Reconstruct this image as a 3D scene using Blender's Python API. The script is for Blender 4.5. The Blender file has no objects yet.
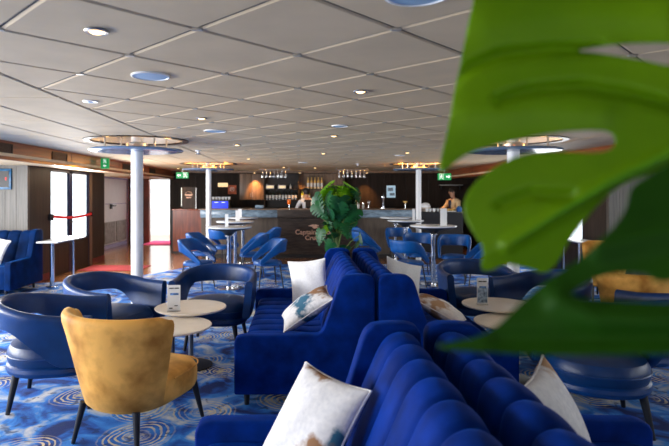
import bpy, bmesh, math, random
from mathutils import Vector, Matrix, geometry
R = math.radians; PI = math.pi
S = bpy.context.scene
COL = S.collection
random.seed(7)

# ------------------------------------------------------------------ camera, world, lights, exposure
EYE = 1.60
cd = bpy.data.cameras.new('camera'); cam = bpy.data.objects.new('camera', cd); COL.objects.link(cam)
cam.location = (0, 0, EYE); cam.rotation_euler = (R(90), 0, 0)
cd.sensor_width = 36; cd.lens = 535 / 669 * 36
cd.shift_x = 35.5 / 669; cd.shift_y = -29 / 669
cd.clip_start = .05; cd.clip_end = 200
cd.dof.use_dof = True; cd.dof.focus_distance = 4.2; cd.dof.aperture_fstop = 2.8
S.camera = cam
S.view_settings.view_transform = 'Standard'; S.view_settings.look = 'None'
S.view_settings.gamma = 1; S.view_settings.use_curve_mapping = False
S.view_settings.exposure = 0.0
S.cycles.max_bounces = 8; S.cycles.diffuse_bounces = 5; S.cycles.glossy_bounces = 4
S.cycles.transparent_max_bounces = 12; S.cycles.sample_clamp_indirect = 6
S.cycles.caustics_reflective = False; S.cycles.caustics_refractive = False

w = bpy.data.worlds.new('sky'); S.world = w; w.use_nodes = True
bg = w.node_tree.nodes['Background']; bg.inputs[0].default_value = (.92, .97, 1, 1); bg.inputs[1].default_value = 2.6

def area(name, loc, rot, sx, sy, power, color=(1, 1, 1), spread=180):
    l = bpy.data.lights.new(name, 'AREA'); l.shape = 'RECTANGLE'; l.size = sx; l.size_y = sy
    l.energy = power; l.color = color; l.spread = R(spread)
    o = bpy.data.objects.new(name, l); COL.objects.link(o); o.location = loc; o.rotation_euler = rot
    return o
DAY = (.97, .98, 1.0)
WIN_L = [(-.9, 1.9), (1.4, 1.9), (3.7, 1.9), (6.0, 1.9), (8.1, 1.5)]      # centre depth, width of the side windows
for i, (y, ww) in enumerate(WIN_L):
    area('daylight_window', (-6.22, y, 1.35), (0, R(-90), 0), 1.25, ww, 40 if y > 8 else 250 if y > 3 else 125, DAY)
for i, (y, ww) in enumerate(WIN_L):
    area('daylight_window', (6.82, y, 1.35), (0, R(90), 0), 1.25, ww, 6 if y > 8 else 16, DAY)
area('daylight_door', (-4.66, 11.1, 1.35), (0, R(-90), 0), 1.3, 1.8, 170, DAY)
area('daylight_door', (5.33, 11.1, 1.35), (0, R(90), 0), 1.3, 1.8, 40, DAY)
area('daylight_lobby', (-4.6, 18.6, 2.2), (R(0), 0, 0), 1.2, 1.4, 120, (1, .98, .95))
area('passage_fill', (-4.9, 15.2, 2.25), (0, 0, 0), .5, 2.0, 110, (1, .93, .86))  # added fill light that brightens the passage; no fitting here
area('daylight_stern', (.3, -2.85, 1.4), (R(90), 0, 0), 6, 1.4, 32, DAY)

# ------------------------------------------------------------------ materials
def nt(m): m.use_nodes = True; return m.node_tree.nodes, m.node_tree.links
def mat(name, col, rough=.5, metal=0, spec=.5, var=0, scale=8, bump=0, bscale=60, stretch=(1, 1, 1), sheen=0, sheen_tint=None,
        coat=0, col2=None, emis=None, estr=0, detail=4, lo=.35, hi=.65):
    m = bpy.data.materials.new(name); N, L = nt(m); b = N['Principled BSDF']
    b.inputs['Base Color'].default_value = (*col, 1); b.inputs['Roughness'].default_value = rough
    b.inputs['Metallic'].default_value = metal; b.inputs['Specular IOR Level'].default_value = spec
    b.inputs['Coat Weight'].default_value = coat; b.inputs['Coat Roughness'].default_value = .15
    if sheen:
        b.inputs['Sheen Weight'].default_value = sheen; b.inputs['Sheen Roughness'].default_value = .35
        b.inputs['Sheen Tint'].default_value = (*(sheen_tint or col), 1)
    if emis: b.inputs['Emission Color'].default_value = (*emis, 1); b.inputs['Emission Strength'].default_value = estr
    tc = N.new('ShaderNodeTexCoord'); mp = N.new('ShaderNodeMapping'); mp.inputs['Scale'].default_value = stretch
    L.new(tc.outputs['Object'], mp.inputs['Vector'])
    if var or col2:
        n = N.new('ShaderNodeTexNoise'); n.inputs['Scale'].default_value = scale; n.inputs['Detail'].default_value = detail
        L.new(mp.outputs[0], n.inputs['Vector'])
        r = N.new('ShaderNodeValToRGB'); L.new(n.outputs['Fac'], r.inputs[0])
        c2 = col2 or tuple(c * (1 - var) for c in col); c1 = col if col2 else tuple(min(1, c * (1 + var)) for c in col)
        r.color_ramp.elements[0].position = lo; r.color_ramp.elements[0].color = (*c2, 1)
        r.color_ramp.elements[1].position = hi; r.color_ramp.elements[1].color = (*c1, 1)
        L.new(r.outputs[0], b.inputs['Base Color'])
    if bump:
        n2 = N.new('ShaderNodeTexNoise'); n2.inputs['Scale'].default_value = bscale; n2.inputs['Detail'].default_value = 3
        L.new(mp.outputs[0], n2.inputs['Vector'])
        bp = N.new('ShaderNodeBump'); bp.inputs['Strength'].default_value = bump; bp.inputs['Distance'].default_value = .01
        L.new(n2.outputs['Fac'], bp.inputs['Height']); L.new(bp.outputs[0], b.inputs['Normal'])
    return m

M = {}
M['tile'] = mat('ceiling_vinyl', (.70, .55, .36), .68, spec=.2, var=.05, scale=3, bump=.08, bscale=150)
M['joint'] = mat('ceiling_joint', (.12, .11, .10), .7)
M['clip'] = mat('ceiling_clip', (.55, .53, .5), .35, metal=.6)
M['whitepaint'] = mat('white_paint', (.78, .79, .8), .35, var=.02)
M['greypanel'] = mat('grey_woodgrain', (.085, .076, .066), .45, var=.25, scale=3, stretch=(12, 12, .6))
M['darkpanel'] = mat('dark_brown_panel', (.036, .025, .018), .5, spec=.25, var=.3, scale=3, stretch=(8, 8, .5))
M['backwall'] = mat('dark_back_wall', (.020, .0135, .010), .6, spec=.2, var=.35, scale=2.5, stretch=(6, 6, .5))
M['soffit'] = mat('red_brown_veneer', (.22, .062, .020), .3, var=.3, scale=2, stretch=(12, .7, 12), coat=.3)
M['deskwood'] = mat('mahogany', (.22, .05, .018), .35, var=.3, scale=2, stretch=(6, 6, 1), coat=.3)
M['barlight'] = mat('pale_brown_wood', (.17, .115, .078), .45, var=.3, scale=2.5, stretch=(7, 7, .6))
M['taupe'] = mat('taupe_laminate', (.10, .08, .065), .5, spec=.3, var=.2, scale=3, stretch=(5, 5, 1))
M['bardark'] = mat('dark_slate_brown', (.040, .029, .024), .5, spec=.25, var=.4, scale=3, stretch=(1.5, 6, 8))
M['fascia'] = mat('stone_blue_reflection', (.20, .28, .36), .18, var=.35, scale=4, stretch=(2, 4, 7))  # grey stone; the blue window reflection is put into the base colour
M['velvet'] = mat('royal_blue_velvet', (.0004, .021, .19), .7, spec=.05, var=.35, scale=6, sheen=.16, sheen_tint=(.0, .16, 1), bump=.05, bscale=200)
M['navyvelvet'] = mat('navy_velvet', (.0008, .015, .075), .7, spec=.06, var=.3, scale=6, sheen=.3, sheen_tint=(.0, .16, .7))
M['leather'] = mat('blue_leather', (.001, .036, .17), .36, spec=.4, var=.2, scale=5, bump=.12, bscale=140)
M['leatherseat'] = mat('dark_leather_seat', (.001, .030, .13), .36, spec=.4, var=.2, scale=5, bump=.12, bscale=140)
M['brightblue'] = mat('bright_blue_leather', (.001, .075, .30), .4, spec=.35, var=.15, scale=5, bump=.08, bscale=140)
M['mustard'] = mat('mustard_velvet', (.88, .47, .115), .6, spec=.15, col2=(.42, .18, .032), scale=4.5, detail=7, lo=.34, hi=.60, sheen=.5, sheen_tint=(1, .72, .3))
M['leg'] = mat('black_leg', (.006, .008, .014), .4)
M['chrome'] = mat('chrome', (.75, .78, .82), .12, metal=1)
M['steel'] = mat('brushed_steel', (.45, .44, .42), .32, metal=1)
M['cream'] = mat('cream_tabletop', (.95, .90, .82), .3, var=.04, scale=6)
M['whitetop'] = mat('white_tabletop', (.72, .75, .78), .22)
M['black'] = mat('black_plastic', (.008, .008, .01), .45)
M['navyframe'] = mat('dark_navy_frame', (.008, .012, .05), .4)
M['disc'] = mat('blue_grey_lacquer', (.16, .24, .36), .2, var=.05)
M['ringdark'] = mat('dark_bronze_ring', (.03, .022, .018), .4, metal=.3)
M['red'] = mat('red_belt', (.65, .015, .02), .5)
M['redmat'] = mat('red_mat', (.22, .010, .010), .9, var=.2, scale=40)
M['linen'] = mat('white_linen', (.82, .83, .86), .8, var=.05, scale=60, bump=.3, bscale=260)
M['terra'] = mat('grey_planter', (.12, .12, .12), .6)
M['soil'] = mat('soil', (.03, .02, .012), .9)
M['stem'] = mat('green_stem', (.10, .16, .03), .5)
M['green'] = mat('exit_green', (.0, .26, .07), .4, emis=(.0, .5, .12), estr=.35)
M['signwhite'] = mat('sign_white', (.9, .95, .9), .4, emis=(.85, 1, .9), estr=.7)
M['paper'] = mat('white_card', (.85, .87, .9), .5)
M['printblue'] = mat('blue_print', (.10, .25, .60), .5, var=.5, scale=50)
M['printphoto'] = mat('printed_photo', (.45, .6, .75), .5, col2=(.08, .12, .2), scale=40)
M['copper'] = mat('copper_letter', (.62, .38, .27), .4, metal=.2)
M['skin'] = mat('skin', (.45, .24, .16), .5)
M['hair'] = mat('black_hair', (.012, .009, .008), .5)
M['shirt'] = mat('white_shirt', (.75, .76, .8), .7, bump=.2, bscale=20)
M['tanshirt'] = mat('cream_shirt', (.70, .52, .30), .7, bump=.2, bscale=20)
M['darkcloth'] = mat('dark_cloth', (.012, .013, .018), .8)
M['orange'] = mat('orange_drink', (.85, .16, .01), .15)
M['orangeprint'] = mat('orange_poster', (.55, .11, .03), .5, var=.4, scale=12)
M['bulb'] = mat('warm_lamp', (1, .8, .5), .4, emis=(1, .62, .25), estr=5)
M['coollamp'] = mat('cool_diffuser', (.35, .55, .75), .4)
M['covelamp'] = mat('amber_lamp', (1, .6, .2), .4, emis=(1, .45, .10), estr=4)
M['bluescreen'] = mat('blue_screen', (.01, .02, .2), .3, emis=(.02, .05, 1), estr=1.2)
M['screen'] = mat('lit_screen', (.3, .4, .5), .3, emis=(.42, .62, .75), estr=.6)
M['warmsign'] = mat('warm_lit_sign', (.8, .6, .35), .4, emis=(1, .72, .35), estr=.9)
M['wicker'] = mat('cream_wicker', (.6, .5, .4), .7, var=.3, scale=80)
M['crimson'] = mat('crimson_mat', (.55, .01, .10), .9, var=.2, scale=30)
M['maroon'] = mat('maroon_skirting', (.16, .015, .012), .5)
M['greyvent'] = mat('grey_vent_panel', (.28, .28, .25), .5, var=.2, scale=10)
M['lilac'] = mat('lilac_skirting', (.35, .33, .55), .5, var=.4, scale=30)
M['tvblue'] = mat('blue_picture', (.01, .09, .20), .35, var=.4, scale=14)

def glassy(name, col, alpha, rough=.05):
    m = bpy.data.materials.new(name); N, L = nt(m); N.remove(N['Principled BSDF'])
    t = N.new('ShaderNodeBsdfTransparent'); g = N.new('ShaderNodeBsdfGlossy'); x = N.new('ShaderNodeMixShader')
    t.inputs[0].default_value = (*col, 1); g.inputs['Roughness'].default_value = rough; x.inputs[0].default_value = alpha
    L.new(t.outputs[0], x.inputs[1]); L.new(g.outputs[0], x.inputs[2]); L.new(x.outputs[0], N['Material Output'].inputs[0])
    return m
M['glass'] = glassy('window_glass', (.97, .99, 1), .06)
M['clearglass'] = glassy('drinking_glass', (.93, .95, .96), .22)
def bottle_mat(name, c, e=0):
    m = mat(name, c, .12, spec=.8); return m
M['b_dark'] = bottle_mat('dark_bottle', (.012, .018, .012)); M['b_clear'] = bottle_mat('pale_bottle', (.6, .6, .58))
M['b_amber'] = bottle_mat('amber_bottle', (.80, .50, .16)); M['b_lime'] = bottle_mat('lime_bottle', (.45, .5, .05))
M['label'] = mat('bottle_label', (.8, .76, .72), .6)

def leaf_mat(name, c, c2, trans, scale=6):
    m = mat(name, c, .5 if 'old' in name else .4, spec=.12 if 'old' in name else .3, col2=c2, scale=scale, detail=3, lo=.3, hi=.7)
    N, L = nt(m); b = N['Principled BSDF']; out = N['Material Output']
    t = N.new('ShaderNodeBsdfTranslucent'); x = N.new('ShaderNodeMixShader'); x.inputs[0].default_value = trans
    src = b.inputs['Base Color'].links[0].from_socket
    h = N.new('ShaderNodeHueSaturation'); h.inputs['Value'].default_value = 1.5; h.inputs['Hue'].default_value = .485
    L.new(src, h.inputs['Color']); L.new(h.outputs[0], t.inputs[0])
    L.new(b.outputs[0], x.inputs[1]); L.new(t.outputs[0], x.inputs[2]); L.new(x.outputs[0], out.inputs[0])
    return m
M['leafbright'] = leaf_mat('lit_leaf', (.20, .38, .002), (.13, .28, .002), .5, 5)  # brighter, lit copy of the big leaf colour
M['leafdark'] = leaf_mat('old_leaf', (.020, .095, .002), (.010, .055, .003), .2, 5)  # lower big leaf: its shade is put into a darker base colour
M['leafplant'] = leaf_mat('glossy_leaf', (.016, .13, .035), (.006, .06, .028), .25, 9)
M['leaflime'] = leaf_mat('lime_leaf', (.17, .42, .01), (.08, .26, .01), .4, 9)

def carpet_mat():
    m = bpy.data.materials.new('patterned_carpet'); N, L = nt(m); b = N['Principled BSDF']
    b.inputs['Roughness'].default_value = .85; b.inputs['Specular IOR Level'].default_value = .3
    tc = N.new('ShaderNodeTexCoord')
    def noise(scale, detail=3, vec=None, dist=0):
        n = N.new('ShaderNodeTexNoise'); n.inputs['Scale'].default_value = scale; n.inputs['Detail'].default_value = detail
        n.inputs['Distortion'].default_value = dist
        L.new(vec or tc.outputs['Object'], n.inputs['Vector']); return n
    def math_(op, a, bb=None, c=None):
        x = N.new('ShaderNodeMath'); x.operation = op
        for i, v in enumerate((a, bb, c)):
            if v is None: continue
            if isinstance(v, (int, float)): x.inputs[i].default_value = v
            else: L.new(v, x.inputs[i])
        return x.outputs[0]
    def ramp(f, *st):
        r = N.new('ShaderNodeValToRGB'); e = r.color_ramp.elements
        while len(e) < len(st): e.new(.5)
        for k, (p, c) in enumerate(st): e[k].position = p; e[k].color = (*c, 1) if len(c) == 3 else c
        L.new(f, r.inputs[0]); return r.outputs[0]
    def mix(f, a, c):
        x = N.new('ShaderNodeMix'); x.data_type = 'RGBA'; L.new(f, x.inputs[0])
        for i, v in ((6, a), (7, c)):
            if isinstance(v, tuple): x.inputs[i].default_value = (*v, 1)
            else: L.new(v, x.inputs[i])
        return x.outputs[2]
    wob = noise(2.2, 3)
    add = N.new('ShaderNodeVectorMath'); add.operation = 'MULTIPLY_ADD'
    add.inputs[1].default_value = (.16, .16, 0); L.new(wob.outputs['Color'], add.inputs[0]); L.new(tc.outputs['Object'], add.inputs[2])
    v = N.new('ShaderNodeTexVoronoi'); v.voronoi_dimensions = '2D'; v.inputs['Scale'].default_value = 1.55; v.inputs['Randomness'].default_value = .8
    L.new(add.outputs[0], v.inputs['Vector'])
    d = v.outputs['Distance']
    rings = math_('SINE', math_('MULTIPLY', d, 105))
    fine = noise(26, 3)
    broken = math_('ADD', rings, math_('MULTIPLY', math_('SUBTRACT', fine.outputs['Fac'], .5), 2.6))
    line = ramp(broken, (.25, (0, 0, 0)), (.75, (1, 1, 1)))
    inside = ramp(d, (.30, (1, 1, 1)), (.40, (0, 0, 0)))
    patch = ramp(noise(1.7, 3).outputs['Fac'], (.38, (0, 0, 0)), (.5, (1, 1, 1)))
    core = ramp(d, (.08, (1, 1, 1)), (.16, (0, 0, 0)))
    streak = noise(3, 5, dist=1.2)
    base = ramp(streak.outputs['Fac'], (.36, (.003, .02, .14)), (.46, (.008, .10, .48)), (.54, (.03, .22, .68)), (.61, (.30, .40, .60)), (.69, (.58, .60, .64)))
    c1 = mix(math_('MULTIPLY', math_('MULTIPLY', line, inside), patch), base, (.62, .55, .36))
    c2 = mix(math_('MULTIPLY', math_('MULTIPLY', core, patch), ramp(fine.outputs['Fac'], (.4, (0, 0, 0)), (.55, (1, 1, 1)))), c1, (.6, .52, .33))
    dk = ramp(noise(9, 4, dist=.8).outputs['Fac'], (.58, (0, 0, 0)), (.66, (1, 1, 1)))
    c3 = mix(math_('MULTIPLY', dk, .75), c2, (.008, .03, .12))
    L.new(c3, b.inputs['Base Color'])
    bp = N.new('ShaderNodeBump'); bp.inputs['Strength'].default_value = .3; bp.inputs['Distance'].default_value = .01
    L.new(noise(220, 2).outputs['Fac'], bp.inputs['Height']); L.new(bp.outputs[0], b.inputs['Normal'])
    return m
M['carpet'] = carpet_mat()
def timber_mat():
    m = mat('glossy_timber', (.30, .12, .045), .16, var=.35, scale=2.5, stretch=(9, .8, 1), coat=.4); return m
M['timber'] = timber_mat()
def cushion_mat(name, patches):
    m = mat(name, (.76, .78, .82), .85, bump=.35, bscale=260)
    N, L = nt(m); b = N['Principled BSDF']; tc = N.new('ShaderNodeTexCoord')
    n = N.new('ShaderNodeTexNoise'); n.inputs['Scale'].default_value = 11; n.inputs['Detail'].default_value = 5; L.new(tc.outputs['Object'], n.inputs['Vector'])
    w_ = N.new('ShaderNodeTexNoise'); w_.inputs['Scale'].default_value = 45; w_.inputs['Detail'].default_value = 4; L.new(tc.outputs['Object'], w_.inputs['Vector'])
    x = N.new('ShaderNodeMix'); x.data_type = 'RGBA'; L.new(w_.outputs['Fac'], x.inputs[0]); x.inputs[6].default_value = (.55, .57, .64, 1); x.inputs[7].default_value = (.92, .92, .94, 1); last = x.outputs[2]
    for (px, py), (rx, ry), c in patches:
        mp = N.new('ShaderNodeMapping'); mp.inputs['Location'].default_value = (-px / rx, -py / ry, 0); mp.inputs['Scale'].default_value = (1 / rx, 1 / ry, 0); L.new(tc.outputs['Object'], mp.inputs[0])
        le = N.new('ShaderNodeVectorMath'); le.operation = 'LENGTH'; L.new(mp.outputs[0], le.inputs[0])
        ad = N.new('ShaderNodeMath'); ad.operation = 'MULTIPLY_ADD'; L.new(n.outputs['Fac'], ad.inputs[0]); ad.inputs[1].default_value = 2.6; L.new(le.outputs['Value'], ad.inputs[2])
        r = N.new('ShaderNodeValToRGB'); r.color_ramp.elements[0].position = .80; r.color_ramp.elements[0].color = (1, 1, 1, 1); r.color_ramp.elements[1].position = 1; r.color_ramp.elements[1].color = (0, 0, 0, 1)
        sc = N.new('ShaderNodeMath'); sc.operation = 'MULTIPLY'; sc.inputs[1].default_value = .45; L.new(ad.outputs[0], sc.inputs[0]); L.new(sc.outputs[0], r.inputs[0])
        y = N.new('ShaderNodeMix'); y.data_type = 'RGBA'; L.new(r.outputs[0], y.inputs[0]); L.new(last, y.inputs[6]); y.inputs[7].default_value = (*c, 1); last = y.outputs[2]
    L.new(last, b.inputs['Base Color']); return m
BR, TE, TN = (.30, .15, .07), (.02, .12, .22), (.42, .26, .15)
M['cushA'] = cushion_mat('printed_linen_near', [((-.08, -.20), (.11, .04), BR), ((.20, .03), (.08, .07), TE), ((.13, .10), (.08, .09), BR)])
M['cushB'] = cushion_mat('printed_linen_teal', [((.02, -.06), (.13, .20), TE), ((.17, .05), (.12, .26), BR), ((-.05, .19), (.10, .08), TE)])
M['cushC'] = cushion_mat('printed_linen_brown', [((-.15, .0), (.12, .24), BR), ((-.02, -.12), (.12, .10), TN)])
M['cushD'] = cushion_mat('printed_linen_plain', [((-.18, -.17), (.10, .10), TN)])

# ------------------------------------------------------------------ mesh helpers
def bmn(): return bmesh.new()
def merge(bm, t, mtx=None):
    if mtx is not None: bmesh.ops.transform(t, matrix=mtx, verts=t.verts)
    me = bpy.data.meshes.new('t'); t.to_mesh(me); t.free(); bm.from_mesh(me); bpy.data.meshes.remove(me)
def box(bm, x0, x1, y0, y1, z0, z1, bev=0, seg=2, mtx=None, mi=0):
    t = bmn(); bmesh.ops.create_cube(t, size=1)
    bmesh.ops.transform(t, matrix=Matrix.Translation(((x0 + x1) / 2, (y0 + y1) / 2, (z0 + z1) / 2)) @ Matrix.Diagonal((abs(x1 - x0), abs(y1 - y0), abs(z1 - z0), 1)), verts=t.verts)
    if bev: bmesh.ops.bevel(t, geom=t.edges[:], offset=bev, segments=seg, affect='EDGES', profile=.5)
    for f in t.faces: f.material_index = mi
    merge(bm, t, mtx); return bm
def lathe(bm, prof, n=24, mtx=None, sx=1, sy=1, mi=0, cap=True):
    t = bmn(); rings = []
    for r, z in prof:
        if r < 1e-5: rings.append([t.verts.new((0, 0, z))])
        else: rings.append([t.verts.new((r * sx * math.cos(2 * PI * k / n), r * sy * math.sin(2 * PI * k / n), z)) for k in range(n)])
    for a, b in zip(rings, rings[1:]):
        for k in range(n):
            q = [a[k % len(a)], a[(k + 1) % len(a)], b[(k + 1) % len(b)], b[k % len(b)]]
            u = []
            for v in q:
                if v not in u: u.append(v)
            if len(u) > 2: t.faces.new(u).material_index = mi
    for r in (rings[0], rings[-1]):
        if cap and len(r) > 2: t.faces.new(r).material_index = mi
    bmesh.ops.recalc_face_normals(t, faces=t.faces[:]); merge(bm, t, mtx); return bm
def loft(bm, loops, close=True, cap=True, mi=0, mtx=None):
    t = bmn(); L = [[t.verts.new(p) for p in l] for l in loops]; n = len(L[0])
    for a, b in zip(L, L[1:]):
        for k in range(n if close else n - 1): t.faces.new((a[k], a[(k + 1) % n], b[(k + 1) % n], b[k])).material_index = mi
    if cap and close:
        t.faces.new(L[0]).material_index = mi; t.faces.new(L[-1]).material_index = mi
    bmesh.ops.recalc_face_normals(t, faces=t.faces[:]); merge(bm, t, mtx); return bm
def tube(bm, pts, r, n=8, mi=0):
    pts = [Vector(p) for p in pts]; rs = r if isinstance(r, (list, tuple)) else [r] * len(pts); loops = []
    ref = Vector((0, 0, 1))
    if abs((pts[1] - pts[0]).normalized().z) > .9: ref = Vector((1, 0, 0))
    for i, p in enumerate(pts):
        d = (pts[min(i + 1, len(pts) - 1)] - pts[max(i - 1, 0)]).normalized()
        a = d.cross(ref).normalized(); b = d.cross(a).normalized()
        loops.append([p + (a * math.cos(2 * PI * k / n) + b * math.sin(2 * PI * k / n)) * rs[i] for k in range(n)])
    return loft(bm, loops, mi=mi)
def prism(bm, poly, y0, y1, bev=0, mtx=None, mi=0):          # polygon in x,z extruded along y
    t = bmn(); a = [t.verts.new((x, y0, z)) for x, z in poly]; b = [t.verts.new((x, y1, z)) for x, z in poly]
    t.faces.new(a); t.faces.new(b)
    for k in range(len(poly)): t.faces.new((a[k], a[(k + 1) % len(a)], b[(k + 1) % len(a)], b[k]))
    bmesh.ops.recalc_face_normals(t, faces=t.faces[:])
    if bev: bmesh.ops.bevel(t, geom=t.edges[:], offset=bev, segments=3, affect='EDGES', profile=.5, clamp_overlap=True)
    for f in t.faces: f.material_index = mi
    merge(bm, t, mtx); return bm
def obj(name, bm, m, parent=None, smooth=True, angle=40):
    me = bpy.data.meshes.new(name); bm.to_mesh(me); bm.free()
    for x in (m if isinstance(m, (list, tuple)) else [m]): me.materials.append(M[x] if isinstance(x, str) else x)
    if smooth and len(me.polygons):
        me.polygons.foreach_set('use_smooth', [True] * len(me.polygons)); me.set_sharp_from_angle(angle=R(angle))
    o = bpy.data.objects.new(name, me); COL.objects.link(o)
    if parent: o.parent = parent
    return o
def tag(o, label, cat, group=None):
    o['label'] = label; o['category'] = cat
    if group: o['group'] = group
    return o
def thing(name, label, cat, loc=(0, 0, 0), rz=0, group=None):
    o = bpy.data.objects.new(name, None); COL.objects.link(o); o.empty_display_size = .1
    o.location = loc; o.rotation_euler = (0, 0, rz); return tag(o, label, cat, group)
def struct(name, bm, m, parent=None, smooth=False):
    o = obj(name, bm, m, parent, smooth)
    if not parent: o['kind'] = 'structure'
    return o
def dup(root, loc, rz, label, group=None):
    r = root.copy(); COL.objects.link(r); r.location = loc; r.rotation_euler = (0, 0, rz); r['label'] = label
    if group: r['group'] = group
    for ch in list(root.children):
        c = ch.copy(); COL.objects.link(c); c.parent = r
        for g in ch.children:
            d = g.copy(); COL.objects.link(d); d.parent = c
    return r
def text_bm(bm, s, size, mtx, bold=0, extrude=.002, width=None):
    cu = bpy.data.curves.new('t', 'FONT'); cu.body = s; cu.size = size; cu.align_x = 'CENTER'; cu.extrude = extrude; cu.offset = bold
    o = bpy.data.objects.new('t', cu); COL.objects.link(o)
    dg = bpy.context.evaluated_depsgraph_get(); me = bpy.data.meshes.new_from_object(o.evaluated_get(dg))
    if width:
        xs = [v.co.x for v in me.vertices]; k = width / (max(xs) - min(xs)); me.transform(Matrix.Diagonal((k, 1, 1, 1)))
    me.transform(mtx); bm.from_mesh(me); bpy.data.objects.remove(o); bpy.data.curves.remove(cu); bpy.data.meshes.remove(me); return bm
UP = Matrix.Rotation(R(90), 4, 'X')                          # stands text up to face the camera

# ------------------------------------------------------------------ setting: floor
CEIL = 2.31; XL, XR = -3.87, 4.50; WL, WR = -4.73, 5.40; OL, OR_ = -6.3, 6.9
bm = bmn()
def flat(bm, pts, z, mi=0):
    f = bm.faces.new([bm.verts.new((x, y, z)) for x, y in pts]); f.material_index = mi
    f.normal_update()
    if f.normal.z < 0: f.normal_flip()
car = [(OL, -3), (OR_, -3), (OR_, 12.2), (-2.2, 12.2), (-2.45, 11.7), (-2.75, 11.1), (-3.1, 10.5), (-3.6, 10.0), (-4.73, 9.6), (OL, 9.6)]
flat(bm, car, 0, 0)
tim = [(OL, 9.6), (-4.73, 9.6), (-3.6, 10.0), (-3.1, 10.5), (-2.75, 11.1), (-2.45, 11.7), (-2.2, 12.2), (OR_, 12.2), (OR_, 22), (OL, 22)]
flat(bm, tim, 0, 1)
box(bm, OL, OR_, -3, 22, -.2, -.01)
struct('floor', bm, ['carpet', 'timber'])

# ------------------------------------------------------------------ setting: ceiling
bm = bmn()
TX0, TX1, TY0, TY1 = -1.74, 2.38, -3.0, 16.5
COLS = [(-2.13, 7.04), (-2.1, 12.44), (2.82, 7.04), (2.78, 12.44)]; HOLE = .60
def clip(poly, f):
    out = []
    for i in range(len(poly)):
        a, b = poly[i], poly[(i + 1) % len(poly)]; fa, fb = f(a), f(b)
        if fa >= 0: out.append(a)
        if (fa >= 0) != (fb >= 0):
            t = fa / (fa - fb); out.append((a[0] + (b[0] - a[0]) * t, a[1] + (b[1] - a[1]) * t))
    return out
def tile(bm, poly, gap=.004, bev=.012, drop=.007, mi=0):
    def inset(p, d):
        n = len(p); res = p[:]
        ar = sum(p[i][0] * p[(i + 1) % n][1] - p[(i + 1) % n][0] * p[i][1] for i in range(n))
        if abs(ar) < .02: return None
        if ar < 0: res = res[::-1]
        for i in range(n):
            a, b = (p if ar > 0 else p[::-1])[i], (p if ar > 0 else p[::-1])[(i + 1) % n]
            dx, dy = b[0] - a[0], b[1] - a[1]; l = math.hypot(dx, dy)
            if l < 1e-6: continue
            nx, ny = -dy / l, dx / l
            res = clip(res, lambda q, a=a, nx=nx, ny=ny: (q[0] - a[0]) * nx + (q[1] - a[1]) * ny - d)
            if len(res) < 3: return None
        return res
    o = inset(poly, gap); i = inset(poly, gap + bev)
    if not o or not i: return
    cxy = (sum(p[0] for p in poly) / len(poly), sum(p[1] for p in poly) / len(poly))
    near = any(math.hypot(cxy[0] - cx, cxy[1] - cy) < HOLE + 1.0 for cx, cy in COLS)
    t = bmn()
    if len(o) == len(i):
        k0 = min(range(len(i)), key=lambda k: (i[k][0] - o[0][0]) ** 2 + (i[k][1] - o[0][1]) ** 2); i = i[k0:] + i[:k0]
        vo = [t.verts.new((x, y, CEIL)) for x, y in o]; vi = [t.verts.new((x, y, CEIL - drop)) for x, y in i]
        for k in range(len(o)): t.faces.new((vo[k], vo[(k + 1) % len(o)], vi[(k + 1) % len(o)], vi[k]))
        t.faces.new(vi)
    else:
        t.faces.new([t.verts.new((x, y, CEIL - drop)) for x, y in i])
    if near:
        bmesh.ops.triangulate(t, faces=t.faces[:])
        for _ in range(5):
            ed = [e for e in t.edges if e.calc_length() > .05 and any(math.hypot(v.co.x - cx, v.co.y - cy) < HOLE + .25 for v in e.verts for cx, cy in COLS)]
            if ed: bmesh.ops.subdivide_edges(t, edges=ed, cuts=1); bmesh.ops.triangulate(t, faces=t.faces[:])
        dl = [f for f in t.faces if any(math.hypot(f.calc_center_median().x - cx, f.calc_center_median().y - cy) < HOLE for cx, cy in COLS)]
        bmesh.ops.delete(t, geom=dl, context='FACES')
    for f in t.faces:
        f.normal_update(); f.material_index = mi
        if f.normal.z > 0: f.normal_flip()
    merge(bm, t)
A0 = Vector((-.858, 2.709)); U = Vector((.7071, .7071)) * .6; V = Vector((.7071, -.7071)) * .6
for i in range(-16, 34):
    for j in range(-34, 16):
        p = [A0 + U * (i + a) + V * (j + b) for a, b in ((0, 0), (1, 0), (1, 1), (0, 1))]
        poly = [(q.x, q.y) for q in p]
        for f in (lambda q: q[0] - TX0, lambda q: TX1 - q[0], lambda q: q[1] - TY0, lambda q: TY1 - q[1]):
            if poly: poly = clip(poly, f)
        if len(poly) > 2: tile(bm, poly)
        q = p[0]
        if TX0 + .05 < q.x < TX1 - .05 and -.5 < q.y < 14:
            box(bm, -.022, .022, -.010, .010, CEIL - .012, CEIL, mtx=Matrix.Translation((q.x, q.y, 0)), mi=2)
for xs in ((XL, -2.98, -2.38, TX0), (TX1, 3.02, 3.62, XR)):
    for k, (a, b) in enumerate(zip(xs, xs[1:])):
        y = -3.0 + .35 * k
        while y < 17.6:
            y2 = min(y + 1.55, 17.64)
            if y2 - y > .15: tile(bm, [(a, max(y, -3)), (b, max(y, -3)), (b, y2), (a, y2)], bev=.015, drop=.008)
            y = y2
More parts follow.
